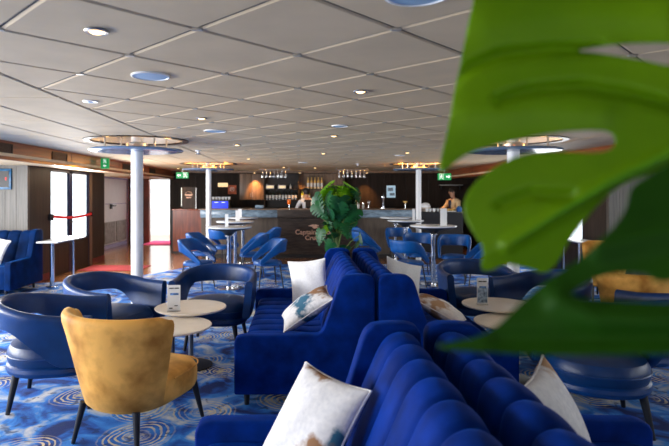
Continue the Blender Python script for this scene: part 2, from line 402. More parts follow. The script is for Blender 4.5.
# grey backing above the joints (open over the lamp coves), side ceilings, roof
def backing(x0, x1, y0, y1):
    xs = [x0 + (x1 - x0) * k / 90 for k in range(91)]; ys = [y0 + (y1 - y0) * k / 200 for k in range(201)]
    t = bmn(); g = {}
    for i in range(90):
        for j in range(200):
            cx, cy = (xs[i] + xs[i + 1]) / 2, (ys[j] + ys[j + 1]) / 2
            if any(math.hypot(cx - a, cy - b) < HOLE + .02 for a, b in COLS): continue
            q = []
            for (a, b) in ((i, j), (i, j + 1), (i + 1, j + 1), (i + 1, j)):
                if (a, b) not in g: g[(a, b)] = t.verts.new((xs[a], ys[b], CEIL + .002))
                q.append(g[(a, b)])
            t.faces.new(q).material_index = 1
    merge(bm, t)
backing(XL, XR, -3, 17.65)
for a, c, y0, y1 in ((OL, XL + .02, -3, 9.4), (WL - .02, XL + .02, 9.4, 13.03), (-5.68, XL + .02, 13.03, 17.7), (XR - .02, OR_, -3, 9.4), (XR - .02, WR + .05, 9.4, 17.7)): box(bm, a, c, y0, y1, 2.10, 2.14)
for a, c, y0, y1 in ((OL - .1, OR_ + .1, -3.1, 9.45), (WL - .05, WR + .1, 9.45, 13.03), (-5.68, WR + .1, 13.03, 17.75)): box(bm, a, c, y0, y1, 2.62, 2.70, mi=1)
struct('ceiling', bm, ['tile', 'joint', 'clip'])
for nm, x0, x1 in (('trim_1', XL - .05, XL), ('trim_2', XR, XR + .05)):
    bm = bmn(); box(bm, x0, x1, -3, 17.6, 2.055, CEIL + .01)
    for y in (1.9, 4.3, 6.7, 9.1, 11.5, 13.9): box(bm, x0 - .002, x1 + .002, y, y + .008, 2.06, CEIL, mi=1)
    struct(nm, bm, ['soffit', 'black'])

# ------------------------------------------------------------------ setting: walls
def side_wall(name, X, sgn):                                  # window wall beside the seats
    bm = bmn(); T = .08; x0, x1 = (X - T, X) if sgn < 0 else (X, X + T)
    ys = [-3]
    for y, ww in WIN_L: ys += [y - ww / 2, y + ww / 2]
    ys.append(9.36)
    for k in range(0, len(ys), 2): box(bm, x0, x1, ys[k], ys[k + 1], 0, 2.62)
    for y, ww in WIN_L:
        box(bm, x0, x1, y - ww / 2, y + ww / 2, 0, .7); box(bm, x0, x1, y - ww / 2, y + ww / 2, 1.98, 2.62)
    struct(name, bm, 'darkpanel')
side_wall('wall_left', OL, -1); side_wall('wall_right', OR_, 1)
n = 1
for X in (OL - .04, OR_ + .04):
    for y, ww in WIN_L:
        f = bmn(); a, b = y - ww / 2, y + ww / 2
        box(f, X - .03, X + .03, a, b, .70, .75); box(f, X - .03, X + .03, a, b, 1.93, 1.98)
        box(f, X - .03, X + .03, a, a + .05, .75, 1.93); box(f, X - .03, X + .03, b - .05, b, .75, 1.93)
        o = struct('window_%d' % n, f, 'navyframe'); p = bmn(); box(p, X - .004, X + .004, a + .05, b - .05, .75, 1.93)
        obj('pane', p, 'glass', o, False); n += 1
bm = bmn(); box(bm, OL - .1, OR_ + .1, -3.1, -3.0, 0, 2.62); struct('wall_front', bm, 'darkpanel')
for sg, X, O in ((-1, WL, OL), (1, WR, OR_)):
    side = 'left' if sg < 0 else 'right'
    lo = lambda a, b: (min(a, b), max(a, b))
    bm = bmn(); box(bm, *lo(O, X), 9.32, 9.40, 0, 2.10)       # grey woodgrain panel facing the seats
    for k in range(1, 8):
        xx = X + (O - X) * k / 8; box(bm, xx - .003, xx + .003, 9.318, 9.33, 0, 2.10, mi=1)
    struct('wall_%s_panel' % side, bm, ['greypanel', 'darkpanel'])
    bm = bmn(); xa, xb = lo(X, X + sg * .08)
    box(bm, xa, xb, 9.40, 10.17, 0, 2.10); box(bm, xa, xb, 12.24, 13.0, 0, 2.10); box(bm, xa, xb, 10.17, 12.24, 2.07, 2.10)
    if sg > 0: box(bm, xa, xb, 13.0, 17.65, 0, 2.62)
    struct('wall_%s_dark' % side, bm, 'darkpanel')
    # glazed double door
    d = bmn(); xa, xb = lo(X + sg * .01, X + sg * .06)
    for a, b in ((10.17, 10.22), (11.04, 11.20), (12.04, 12.10)): box(d, xa, xb, a, b, 0, 2.07)
    box(d, xa, xb, 10.17, 12.10, 2.03, 2.07); box(d, xa, xb, 10.17, 12.10, .62, .67)
    dr = struct('door_%d' % (1 if sg < 0 else 2), d, 'navyframe')
    for a, b in ((10.22, 11.04), (11.20, 12.04)):
        p = bmn(); box(p, X + sg * .03, X + sg * .036, a, b, .67, 2.03); obj('pane', p, 'glass', dr, False)
        p = bmn(); box(p, *lo(X + sg * .015, X + sg * .05), a, b, 0, .62); box(p, *lo(X + sg * .008, X + sg * .03), a + .08, b - .08, .08, .54, .004); obj('kick_panel', p, 'darkpanel', dr, False)
    h = bmn(); tube(h, [(X - sg * .035, 11.06, 1.02), (X - sg * .035, 11.18, 1.02)], .012); tube(h, [(X + sg * .02, 11.12, 1.02), (X - sg * .035, 11.12, 1.02)], .009); obj('handle', h, 'chrome', dr)
    bm = bmn(); box(bm, *lo(X - sg * .0, X + sg * .05), 12.10, 12.24, 0, 2.10); struct('trim_%d' % (3 if sg < 0 else 4), bm, 'barlight')
    bm = bmn(); box(bm, *lo(X - sg * .012, X), 9.33, 10.15, 0, .12); box(bm, *lo(X - sg * .012, X), 12.26, 12.99, 0, .12); struct('baseboard_%s' % side, bm, 'maroon')
# passage on the port side
bm = bmn(); box(bm, -5.68, -5.60, 14.84, 14.92, 0, 2.62); struct('wall_left_return', bm, 'whitepaint')
bm = bmn(); box(bm, -5.68, -5.60, 14.92, 17.65, 0, 2.62); struct('wall_left_passage', bm, 'whitepaint')
d = bmn(); box(d, -5.60, -5.57, 15.2, 17.3, .12, 2.05)
dr = struct('door_3', d, 'whitepaint')
f = bmn()
for a, b, c, e in ((15.15, 15.2, .1, 2.1), (17.3, 17.35, .1, 2.1)): box(f, -5.60, -5.55, a, b, c, e)
box(f, -5.60, -5.55, 15.15, 17.35, 2.05, 2.10); box(f, -5.572, -5.566, 15.2, 17.3, 1.30, 1.315); obj('door_frame', f, 'lilac', dr, False)
h = bmn(); box(h, -5.57, -5.545, 15.75, 15.92, 1.16, 1.30, .004); tube(h, [(-5.55, 15.8, 1.25), (-5.49, 15.8, 1.25), (-5.49, 16.05, 1.25)], .02); obj('handle', h, 'black', dr)
for a, b in ((15.3, 16.2), (16.3, 17.2)):
    v = bmn(); box(v, -5.57, -5.55, a, b, .16, .78)
    for k in range(9): box(v, -5.552, -5.545, a + .04, b - .04, .20 + k * .06, .225 + k * .06)
    obj('vent_grille', v, 'greyvent', dr, False)
bm = bmn(); box(bm, -5.59, -5.565, 14.95, 15.14, 0, .10); box(bm, -5.59, -5.56, 15.2, 17.3, 0, .11); struct('baseboard_passage', bm, 'lilac')
bm = bmn(); box(bm, -5.68, -4.92, 17.65, 17.73, 0, 2.62); box(bm, -4.92, -4.26, 17.65, 17.73, 2.08, 2.62); box(bm, -4.26, -3.97, 17.65, 17.73, 0, 2.62)
struct('wall_back_passage', bm, 'backwall')
bm = bmn(); box(bm, -5.10, -4.92, 17.58, 17.66, 0, 2.08); struct('trim_5', bm, 'deskwood')
bm = bmn(); box(bm, -6.3, -3.0, 20.9, 21.0, 0, 2.6); box(bm, -3.6, -3.5, 17.73, 21, 0, 2.6)
for x in (-5.35, -4.9): box(bm, x, x + .06, 20.86, 20.92, .5, 1.7, mi=1)
struct('wall_back_lobby', bm, ['whitepaint', 'cream'])
bm = bmn(); box(bm, -3.97, WR + .1, 16.5, 16.6, 0, 2.62); box(bm, -3.97, -3.89, 16.6, 17.65, 0, 2.62)
for x in (-3.2, -2.55, 1.4, 2.1, 2.62, 3.3, 4.0, 4.7): box(bm, x, x + .006, 16.497, 16.51, 0, 2.4, mi=1)
struct('wall_back', bm, ['backwall', 'black'])
bm = bmn(); box(bm, -3.97, WR, 16.2, 16.5, 2.24, 2.31); struct('trim_6', bm, 'barlight')

# ------------------------------------------------------------------ support columns with lit ceiling coves
def column(x, y, label, cr=.078):
    t = thing('support_column', label, 'column', (x, y, 0), group='white columns with round canopies')
    b = bmn(); lathe(b, [(cr, 0), (cr, 2.72), (.0, 2.72)], 28); lathe(b, [(.11, 0), (.11, .02), (.08, .03)], 28); obj('shaft', b, 'whitepaint', t)
    b = bmn(); lathe(b, [(.078, 2.155), (.50, 2.150), (.585, 2.160), (.60, 2.172), (.585, 2.185), (.078, 2.19)], 56)
    cdisc = obj('canopy_disc', b, 'disc', t)
    b = bmn(); lathe(b, [(.085, 2.19), (.14, 2.19), (.14, 2.26), (.085, 2.28)], 24); obj('lamp_housing', b, 'steel', t)
    for k in range(4):
        b = bmn(); a = PI / 4 + k * PI / 2; tube(b, [(.44 * math.cos(a), .44 * math.sin(a), 2.18), (.44 * math.cos(a), .44 * math.sin(a), 2.44)], .012, 6); obj('hanger_rod', b, 'steel', t)
    b = bmn(); lathe(b, [(.59, 2.292), (.665, 2.292), (.665, 2.312), (.59, 2.312), (.59, 2.292)], 56, cap=False); obj('ceiling_ring', b, 'ringdark', t)
    b = bmn()
    loft(b, [[(r * math.cos(2 * PI * k / 56), r * math.sin(2 * PI * k / 56), z) for k in range(56)] for r, z in ((.60, 2.305), (.62, 2.40), (.58, 2.45), (.02, 2.46))], cap=False)
    obj('cove', b, 'whitepaint', t)
    b = bmn(); lathe(b, [(.16, 2.20), (.19, 2.20), (.19, 2.215), (.16, 2.215)], 32, cap=False); obj('lamp_ring', b, 'covelamp', cdisc)
    l = bpy.data.lights.new('cove_lamp', 'POINT'); l.energy = 2.2 if y < 9 else 15; l.color = (1, .5, .16) if y < 9 else (1, .36, .05); l.shadow_soft_size = .04
    for dx in (-.40, .40):
        o = bpy.data.objects.new('cove_lamp', l); COL.objects.link(o); o.parent = t; o.location = (dx, 0, 2.245)
    return t
column(*COLS[0], 'white column with blue grey canopy disc behind the two tub chairs by the window')
column(*COLS[1], 'white column with canopy disc at the stone-fronted end of the bar near the reception desk', .062)
column(*COLS[2], 'white column with blue canopy disc mostly hidden by the big green leaf')
column(*COLS[3], 'white column with canopy disc standing beside the dark buffet counter', .062)

# ------------------------------------------------------------------ ceiling fittings
def downlight(x, y, label, z=CEIL - .010, spot=6, tilt=0):
    t = thing('downlight', label, 'ceiling light', (x, y, z), group='warm recessed ceiling downlights')
    b = bmn(); lathe(b, [(.030, -.001), (.034, -.006), (.048, -.007), (.052, .0), (.05, .004), (.03, .004)], 28, cap=False); obj('trim_ring', b, 'steel', t)
    b = bmn(); lathe(b, [(0, -.013), (.02, -.011), (.032, -.005), (.032, .002)], 20); obj('lamp', b, 'bulb', t)
    if spot:
        l = bpy.data.lights.new('downlight_beam', 'SPOT'); l.energy = spot; l.color = (1, .62, .30) if y < 11 else (1, .5, .18); l.spot_size = R(85); l.spot_blend = .8; l.shadow_soft_size = .03
        o = bpy.data.objects.new('downlight_beam', l); COL.objects.link(o); o.parent = t; o.location = (0, 0, -.02); o.rotation_euler = (R(tilt), 0, 0)
        if tilt: l.color = (1, .42, .10); l.spot_size = R(62)
DL = 'small warm recessed downlight '
for x, y, lab in ((-.87, 2.30, 'closest to the viewer, above the mustard chair'), (.42, 3.65, 'in the tile row over the blue sofas'), (-.90, 4.94, 'over the pair of low cream tables'),
                  (.42, 6.44, 'over the far end of the blue sofas'), (-.88, 7.6, 'in front of the tall tables on the corridor side'), (-1.0, 10.6, 'above the tall tables nearest the reception desk'),
                  (.42, 9.2, 'above the walkway just before the potted plant'), (1.83, 9.05, 'above the tall tables beside the buffet'), (1.83, 3.65, 'hidden above the big green leaf'),
                  (1.83, 6.4, 'over the tub chairs behind the leaf')):
    downlight(x, y, DL + lab, spot=10)
for x, y, lab in ((-1.33, 16.0, 'washing the pale wood panel beside the bottle shelves'), (.03, 16.0, 'washing the wall above the bartender'), (2.03, 16.0, 'washing the wall beside the picture screen with orange light'),
                  (-.4, 14.0, 'over the middle of the bar counter'), (.42, 14.25, 'over the bartender in front of the shelves'), (-3.25, 14.4, 'over the reception desk by the green exit sign'), (3.6, 14.4, 'over the dark buffet counter')):
    downlight(x, y, DL + lab, spot=(80 if abs(x) < .5 else 150) if y == 16.0 else 60, tilt=28 if y == 16.0 else 0, z=2.235 if y == 16.0 else CEIL - .01)
def speaker(x, y, r, label, z=CEIL - .010):
    t = thing('ceiling_speaker', label, 'ceiling speaker', (x, y, z), group='round pale blue ceiling speakers')
    b = bmn(); lathe(b, [(r * .9, -.002), (r * .93, -.008), (r, -.006), (r, .004)], 36, cap=False); obj('rim', b, 'whitepaint', t)
    b = bmn(); lathe(b, [(0, -.006), (r * .6, -.006), (r * .92, -.003), (r * .92, .002)], 36); obj('mesh_cover', b, 'coollamp', t)
for x, y, r, lab in ((-.88, 3.17, .112, 'largest, just behind the closest downlight'), (.415, 1.865, .12, 'cut by the top edge above the blue sofas'), (-.93, 5.94, .125, 'above the tub chair that faces the viewer'),
                     (.42, 5.5, .085, 'smaller, above the far end of the blue sofas'), (1.83, 9.7, .09, 'above the tall tables beside the buffet'), (.09, 11.9, .1, 'above the lettering on the bar front')):
    speaker(x, y, r, 'round pale blue ceiling speaker, ' + lab)
t = thing('ceiling_camera', 'small pale ring fitting in the ceiling beside the window-side column canopy', 'ceiling fitting', (-1.58, 4.05, CEIL - .01))
b = bmn(); lathe(b, [(.03, -.004), (.055, -.005), (.058, .003)], 28); obj('rim', b, 'whitepaint', t); b = bmn(); lathe(b, [(0, -.012), (.025, -.006), (.03, .002)], 20); obj('lens', b, 'coollamp', t)
for x, y, lab in ((-1.62, 8.6, 'white sprinkler head on the ceiling between the two left canopies'), (1.35, 12.3, 'white sprinkler head on the ceiling near the hanging glasses')):
    t = thing('sprinkler', lab.replace('two left', 'two corridor-side'), 'sprinkler', (x, y, CEIL - .008)); b = bmn(); lathe(b, [(.05, 0), (.045, -.012), (.02, -.02), (.016, -.045)], 16); obj('rose', b, 'whitepaint', t)
    b = bmn(); lathe(b, [(.016, -.045), (.035, -.055), (.03, -.062), (0, -.062)], 16); obj('deflector', b, 'chrome', t)
for y, lab in ((6.95, 'cut by the picture edge above the grey panel'), (8.65, 'above the join of grey panel and glazed door'), (12.0, 'just past the green exit sign on the fascia'), (14.1, 'farthest, over the white passage door')):
    t = thing('air_vent', 'dark air vent in the wooden fascia, ' + lab, 'air vent', (XL, y, 2.20), group='vents in the wooden fascia')
    b = bmn(); box(b, 0, .012, -.27, .27, -.07, -.055); box(b, 0, .012, -.27, .27, .055, .07); box(b, 0, .012, -.27, -.25, -.055, .055); box(b, 0, .012, .25, .27, -.055, .055); obj('frame', b, 'ringdark', t, False)
    b = bmn(); box(b, -.001, .003, -.25, .25, -.055, .055)
    for k in range(6): box(b, .002, .009, -.25, .25, -.050 + k * .018, -.044 + k * .018)
    obj('grille', b, 'black', t, False)
def exit_sign(x, y, z, wd, ht, label, vert=False, flip=False):
    t = thing('exit_sign', label, 'exit sign', (x, y, z))
    b = bmn(); box(b, -wd / 2, wd / 2, 0, .035, -ht / 2, ht / 2, .005); lb = obj('light_box', b, 'green', t, False)
    b = bmn(); box(b, -.01, .01, .01, .025, ht / 2, CEIL - z - .005); obj('bracket', b, 'steel', t, False)
    s = bmn(); k = (min(wd, ht * 2) / .32) if not vert else ht / .34
    def poly(p, cx, cz):
        s.faces.new([s.verts.new((cx + a * k * (-1 if flip else 1), -.002, cz + c * k)) for a, c in p])
    ax, az, mx, mz = (-.085 * k, 0, .075 * k, 0) if not vert else (0, -.08 * k, 0, .07 * k)
    if flip: ax, mx = -ax, -mx
    poly([(-.055, 0), (-.01, .045), (-.01, .018), (.05, .018), (.05, -.018), (-.01, -.018), (-.01, -.045)], ax, az)
    for p in ([(-.05, -.07), (-.05, .07), (-.042, .07), (-.042, -.07)], [(.042, -.07), (.042, .07), (.05, .07), (.05, -.07)], [(-.05, .062), (-.05, .07), (.05, .07), (.05, .062)],
              [(-.008, .03), (-.016, .045), (-.004, .055), (.010, .048), (.010, .035)], [(-.02, .025), (.014, .03), (.020, -.01), (-.008, -.012)],
              [(-.008, -.012), (.006, -.012), (-.022, -.06), (-.036, -.055)], [(.006, -.012), (.02, -.008), (.034, -.035), (.03, -.06), (.018, -.058), (.02, -.036)],
              [(-.02, .025), (-.035, .0), (-.028, -.004), (-.014, .012)], [(.014, .03), (.034, .015), (.036, .0), (.028, .002), (.012, .016)]): poly(p, mx, mz)
    for f in s.faces:
        f.normal_update()
        if f.normal.y > 0: f.normal_flip()
    obj('symbol', s, 'signwhite', lb, False)
exit_sign(-3.74, 10.3, 2.19, .16, .20, 'small upright green exit sign hanging beside the wooden fascia', True)
exit_sign(-3.12, 14.3, 2.10, .33, .165, 'wide green exit sign hanging above the reception desk')
exit_sign(3.62, 13.3, 2.03, .33, .165, 'wide green exit sign hanging over the dark buffet counter', flip=True)

# ------------------------------------------------------------------ bar
def boxo(name, m, parent, *a, **k): b = bmn(); box(b, *a, **k); return obj(name, b, m, parent)
t = thing('bar_counter', 'long bar counter with stone fascia wings and dark lettered centre', 'bar counter', (0, 13.4, 0))
cp = boxo('centre_panel', 'bardark', t, -.52, 1.40, -.12, .40, .10, 1.0); boxo('centre_fascia', 'bardark', t, -.54, 1.42, -.16, .40, 1.01, 1.205, bev=.006)
boxo('wing_panel', 'taupe', t, -2.45, -.52, 0, .40, .10, 1.0); boxo('wing_panel', 'taupe', t, 1.40, 3.0, 0, .40, .10, 1.0)
boxo('wing_fascia', 'fascia', t, -2.47, -.54, -.04, .40, 1.01, 1.205, bev=.006); boxo('wing_fascia', 'fascia', t, 1.42, 3.02, -.04, .40, 1.01, 1.205, bev=.006)
boxo('worktop', 'barlight', t, -2.49, 3.04, -.17, .48, 1.205, 1.23, bev=.005); boxo('kickboard', 'black', t, -2.43, 2.98, -.06, .38, 0, .10)
b = bmn(); tx = Matrix.Translation((.38, -.123, .60)) @ UP; text_bm(b, 'Captain Cook', .165, tx, .004, width=.96); text_bm(b, 'Cruises', .15, Matrix.Translation((.40, -.123, .465)) @ UP, .004, width=.50)
obj('lettering', b, 'copper', cp, False)['label'] = 'copper coloured lettering on the dark bar front'
b = bmn()
for p in ([(-.16, .02), (-.02, .06), (.0, .03), (-.05, .0)], [(.0, .03), (.02, .06), (.12, .03), (.05, .0)], [(-.05, .0), (.0, .03), (.05, .0), (.02, -.05), (-.03, -.04)], [(.05, .0), (.12, -.02), (.02, -.05)]):
    prism(b, p, -.006, 0, mtx=Matrix.Translation((.38, -.123, .79)))
obj('bird_emblem', b, 'copper', cp, False)
t = thing('reception_desk', 'reddish wooden reception desk below the brown menu board', 'desk', (-2.94, 14.4, 0))
boxo('body', 'deskwood', t, -.46, .46, 0, .5, .06, 1.16); boxo('desk_top', 'deskwood', t, -.48, .48, -.02, .52, 1.16, 1.19, bev=.005); boxo('plinth', 'black', t, -.44, .44, .03, .48, 0, .06)
boxo('corner_post', 'black', t, -.49, -.455, -.005, .05, 0, 1.16)
t = thing('menu_board', 'brown upright menu board with pale emblem standing on the reception desk', 'sign', (-3.02, 14.65, 1.19))
mbp = boxo('panel', 'darkpanel', t, -.19, .19, 0, .04, .0, .60); boxo('edge_light', 'signwhite', t, -.205, -.19, -.002, .03, .08, .58); boxo('edge_strip', 'steel', t, .19, .205, -.002, .03, .0, .58)
b = bmn()
for a0, a1 in ((.1, 1.9), (2.1, 3.05)):
    tube(b, [(.09 * math.cos(a0 + (a1 - a0) * k / 10), -.004, .40 + .07 * math.sin(a0 + (a1 - a0) * k / 10)) for k in range(11)], .007, 6)
for z, wd in ((.385, .11), (.355, .09), (.30, .07)): box(b, -wd, wd, -.006, 0, z, z + .02)
obj('emblem', b, 'copper', mbp)
# back wall panels, shelves
t = thing('wall_cabinet', 'pale brown wood wall cabinet glowing under an orange spot beside the bottles', 'cabinet', (-1.44, 16.3, 1.42))
boxo('body', 'barlight', t, -.37, .37, 0, .198, 0, .80)
for x in (-.368, .004):
    cdoor = boxo('door', 'barlight', t, x, x + .364, -.02, 0, .005, .795, bev=.003); hx_ = x + (.34 if x < 0 else .024); boxo('handle', 'steel', cdoor, hx_ - .006, hx_ + .006, -.035, -.02, .08, .22)
t = thing('bottle_shelving', 'dark wall shelving full of bottles behind the bar', 'shelving', (0, 16.25, 1.2))
boxo('back_panel', 'black', t, -1.04, -.02, .235, .248, .0, 1.03); boxo('back_panel', 'barlight', t, -.02, 1.38, .235, .248, .0, 1.03)
for z in (.22, .56): boxo('shelf', 'darkpanel', t, -1.04, 1.38, .0, .235, z - .02, z)
for x in (-1.06, -.02, 1.38): boxo('upright', 'darkpanel', t, x, x + .02, .0, .248, .0, 1.03)
t = thing('back_counter', 'dark counter along the back wall under the bottle shelves', 'counter', (0, 15.95, 0))
boxo('body', 'bardark', t, -2.6, 2.9, 0, .54, 0, 1.14); boxo('counter_top', 'black', t, -2.62, 2.92, -.03, .54, 1.14, 1.18)
def bottle(loc, m, h, r, label, grp, cat='bottle'):
    t = thing('bottle', label, cat, loc, group=grp)
    b = bmn(); lathe(b, [(0, 0), (r, 0), (r, h * .55), (r * .9, h * .64), (r * .35, h * .74), (r * .33, h * .94), (0, h * .94)], 14); obj('glass_body', b, m, t)
    b = bmn(); lathe(b, [(r * 1.02, h * .16), (r * 1.03, h * .17), (r * 1.03, h * .46), (r * 1.02, h * .47)], 14); obj('paper_label', b, 'label', t)
    b = bmn(); lathe(b, [(0, h * .93), (r * .4, h * .93), (r * .4, h), (0, h)], 10); obj('cap', b, 'black', t); return t
p0 = bottle((-.98, 16.36, 1.42), 'b_dark', .31, .036, 'dark pale-labelled bottle in the lower row of the bar shelf', 'dark bottles on the lower bar shelf')
for k in range(1, 10): dup(p0, (-.98 + k * .098, 16.36 + .02 * (k % 2), 1.42), 0, p0['label'])
p1 = bottle((.10, 16.34, 1.42), 'b_lime', .30, .038, 'lime green bottle on the shelf behind the bartender', 'lime bottles behind the bartender')
for k in range(1, 3): dup(p1, (.10 + k * .10, 16.34, 1.42), 0, p1['label'])
p2 = bottle((.28, 16.36, 1.76), 'b_amber', .38, .038, 'amber bottle glowing on the upper shelf above the bartender', 'amber bottles on the upper shelf')
for k in range(1, 5): dup(p2, (.28 + k * .105, 16.36, 1.76), 0, p2['label'])
p3 = bottle((-.98, 16.37, 1.76), 'b_clear', .15, .026, 'miniature pale bottle between the cartons of the upper bar shelf', 'miniature bottles on the upper shelf')
for k in range(1, 3): dup(p3, (-.98 + k * .36, 16.37, 1.76), 0, p3['label'])
for x, wd, lab in ((-.88, .24, 'pinkish white carton on the bar shelf, beside the wood cabinet'), (-.51, .22, 'pinkish white carton on the bar shelf, farther from the wood cabinet')):
    t = thing('carton', lab, 'box', (x, 16.28, 1.76)); boxo('box_body', 'label', t, -wd / 2, wd / 2, 0, .10, 0, .11, bev=.004); boxo('glow_strip', 'warmsign', t, -wd / 2 + .02, wd / 2 - .02, -.002, 0, .03, .08)  # carton front glows: emission put on it for a lit look
def wineglass(loc, label, grp, up=True):
    t = thing('wine_glass', label, 'glass', loc, group=grp); s = 1 if up else -1
    b = bmn(); lathe(b, [(0, s * .10), (.02, s * .105), (.036, s * .14), (.036, s * .17), (.028, s * .21)], 14); obj('bowl', b, 'clearglass', t)
    b = bmn(); lathe(b, [(.034, 0), (.034, s * .004), (.006, s * .012), (.005, s * .10), (0, s * .102)], 12); obj('stem', b, 'chrome', t); return t
for X0, X1, lab, gr in ((-1.0, -.3, 'wine glass hanging upside down above the bottle shelves', 'glasses hanging over the bottles'), (1.0, 1.75, 'wine glass hanging upside down above the potted plant', 'glasses hanging above the plant')):
    t = thing('glass_rack', 'steel ceiling rack of hanging glasses ' + ('over the bottles' if X0 < 0 else 'above the potted plant'), 'rack', ((X0 + X1) / 2, 13.95, 2.22))
    hw = (X1 - X0) / 2 + .06
    for y in (-.1, .02, .14): boxo('rail', 'steel', t, -hw, hw, y, y + .012, .01, .02)
    for x in (-hw + .03, hw - .03): boxo('drop_rod', 'steel', t, x, x + .012, .01, .022, .02, .078); 
    for x in (-hw + .03, hw - .03): boxo('cross_bar', 'steel', t, x, x + .012, -.1, .152, .02, .03)
    g0 = None
    for k in range(7):
        for j, y in enumerate((13.9, 14.02)):
            loc = (X0 + .05 + k * (X1 - X0 - .1) / 6, y, 2.228)
            g0 = wineglass(loc, lab, gr, False) if g0 is None else dup(g0, loc, 0, lab)
# small things on and behind the bar
t = thing('cocktail', 'orange cocktail in a stemmed glass on the bar by the bartender', 'drink', (-.25, 13.5, 1.23))
b = bmn(); lathe(b, [(0, .10), (.03, .105), (.048, .15), (.05, .19), (.04, .235), (0, .236)], 16); obj('drink', b, 'orange', t); b = bmn(); lathe(b, [(.035, 0), (.035, .004), (.006, .012), (.006, .1), (0, .102)], 12); obj('glass_stem', b, 'chrome', t)
for x, lab in ((1.12, 'wine glass standing on the bar just past the plant'), (1.75, 'wine glass on the bar under the blue wall screen')):
    wineglass((x, 13.45, 1.23), lab, 'glasses standing on the bar')
for k, x in enumerate((1.50, 1.62, 1.30)):
    t = thing('shaker', ('short steel shaker', 'second steel shaker', 'small steel tumbler')[k] + (' next to the plant on the bar', ' farther along the bar from the plant', ' tucked beside the plant leaves on the bar')[k], 'shaker', (x, 13.52, 1.23))
    b = bmn(); h = (.15, .12, .1)[k]; lathe(b, [(0, 0), (.03, 0), (.04, h * .7), (.036, h * .72), (.02, h)], 16); obj('cup', b, 'steel', t); b = bmn(); lathe(b, [(.02, h), (.02, h + .03), (0, h + .035)], 12); obj('cap', b, 'chrome', t)
t = thing('cocktail', 'gold coupe drink on the bar between the screen and the column', 'drink', (2.68, 13.5, 1.23))
b = bmn(); lathe(b, [(0, .12), (.05, .16), (.055, .19), (0, .188)], 16); obj('drink', b, 'b_amber', t); b = bmn(); lathe(b, [(.035, 0), (.035, .004), (.006, .012), (.006, .12), (0, .122)], 12); obj('glass_stem', b, 'chrome', t)
t = thing('beer_tap', 'chrome beer tap on the bar below the blue wall screen', 'tap', (2.12, 13.5, 1.23)); b = bmn(); lathe(b, [(.06, 0), (.06, .02), (.03, .03), (.03, .22), (.045, .24), (.045, .30), (0, .31)], 18); obj('tower', b, 'chrome', t)
b = bmn(); tube(b, [(0, -.03, .26), (0, -.11, .25), (0, -.12, .20)], .012); obj('spout', b, 'chrome', t); b = bmn(); tube(b, [(0, -.06, .26), (0, -.07, .38)], [.01, .018]); obj('tap_handle', b, 'black', t)
t = thing('drip_tray', 'teal blue tray lying on the bar beside the bottles', 'tray', (-1.0, 13.6, 1.23)); boxo('tray_base', 'tvblue', t, -.12, .12, -.09, .09, 0, .015, bev=.004); boxo('bar_mat', 'fascia', t, -.11, .11, -.08, .08, .015, .09, bev=.02)
for x, lab in ((-1.55, 'dark bar mat lying on the bar behind the tall tables'), (-.72, 'pale bar mat lying on the bar beside the teal tray')):
    t = thing('bar_mat', lab, 'mat', (x, 13.55, 1.23)); boxo('rubber_mat', 'black' if x < -1 else 'label', t, -.2, .2, -.08, .08, 0, .012, bev=.003); boxo('mat_rim', 'black', t, -.21, .21, -.09, -.08, 0, .018)
t = thing('drinks_cooler', 'small drinks cooler glowing blue behind the column at the bar', 'cooler', (-2.2, 14.9, 0))
boxo('cabinet', 'black', t, -.26, .26, 0, .5, 0, 1.44); boxo('glass_door', 'bluescreen', t, -.22, .22, -.012, 0, 1.2, 1.40)
for x in (-.10, .09): boxo('strip_lamp', 'signwhite', t, x - .05, x + .05, -.016, -.012, 1.36, 1.375)
c0 = None
for k in range(6):
    lab = 'white cup stacked on top of the blue lit cooler'
    if c0 is None:
        c0 = thing('cup', lab, 'cup', (-2.42, 15.1, 1.44), group='white cups on the cooler'); b = bmn(); lathe(b, [(0, 0), (.025, 0), (.042, .08), (.038, .08), (.02, .01), (0, .01)], 14); obj('bowl', b, 'paper', c0); b = bmn(); tube(b, [(.038, 0, .06), (.065, 0, .055), (.06, 0, .03), (.032, 0, .025)], .006, 6); obj('handle', b, 'paper', c0)
    else: dup(c0, (-2.42 + .09 * k, 15.1 + .03 * (k % 2), 1.44), k, lab)
t = thing('poster', 'orange poster with a pale ring on the wall behind the bar', 'poster', (-2.06, 16.49, 1.60)); psh = boxo('sheet', 'orangeprint', t, -.13, .13, 0, .008, 0, .27)
b = bmn(); tube(b, [(.06 * math.cos(a * PI / 10), -.003, .15 + .06 * math.sin(a * PI / 10)) for a in range(21)], .010, 6); box(b, -.02, .02, -.004, 0, .13, .17); obj('printed_ring', b, 'label', psh)
t = thing('light_box', 'small warm lit box sign on the wall above the cooler', 'sign', (-2.34, 16.44, 1.82)); boxo('lit_face', 'warmsign', t, -.15, .15, 0, .03, 0, .12); boxo('housing', 'black', t, -.16, .16, .03, .058, -.01, .13)
t = thing('wall_screen', 'small lit picture screen on the dark wall beyond the plant', 'screen', (2.83, 16.45, 1.49)); boxo('bezel', 'black', t, -.15, .15, .01, .048, -.01, .38); dsp = boxo('display', 'screen', t, -.135, .135, 0, .012, 0, .37)
b = bmn(); box(b, -.10, .06, -.003, 0, .20, .30); box(b, -.04, .11, -.003, 0, .06, .14); obj('picture', b, 'printphoto', dsp)
t = thing('buffet_counter', 'black clothed buffet counter beside the column with cups on it', 'counter', (3.55, 13.2, 0)); boxo('skirt', 'darkcloth', t, -.50, .50, 0, .6, 0, 1.13, bev=.01); boxo('counter_top', 'black', t, -.52, .52, -.02, .62, 1.13, 1.16, bev=.005)
k0 = None
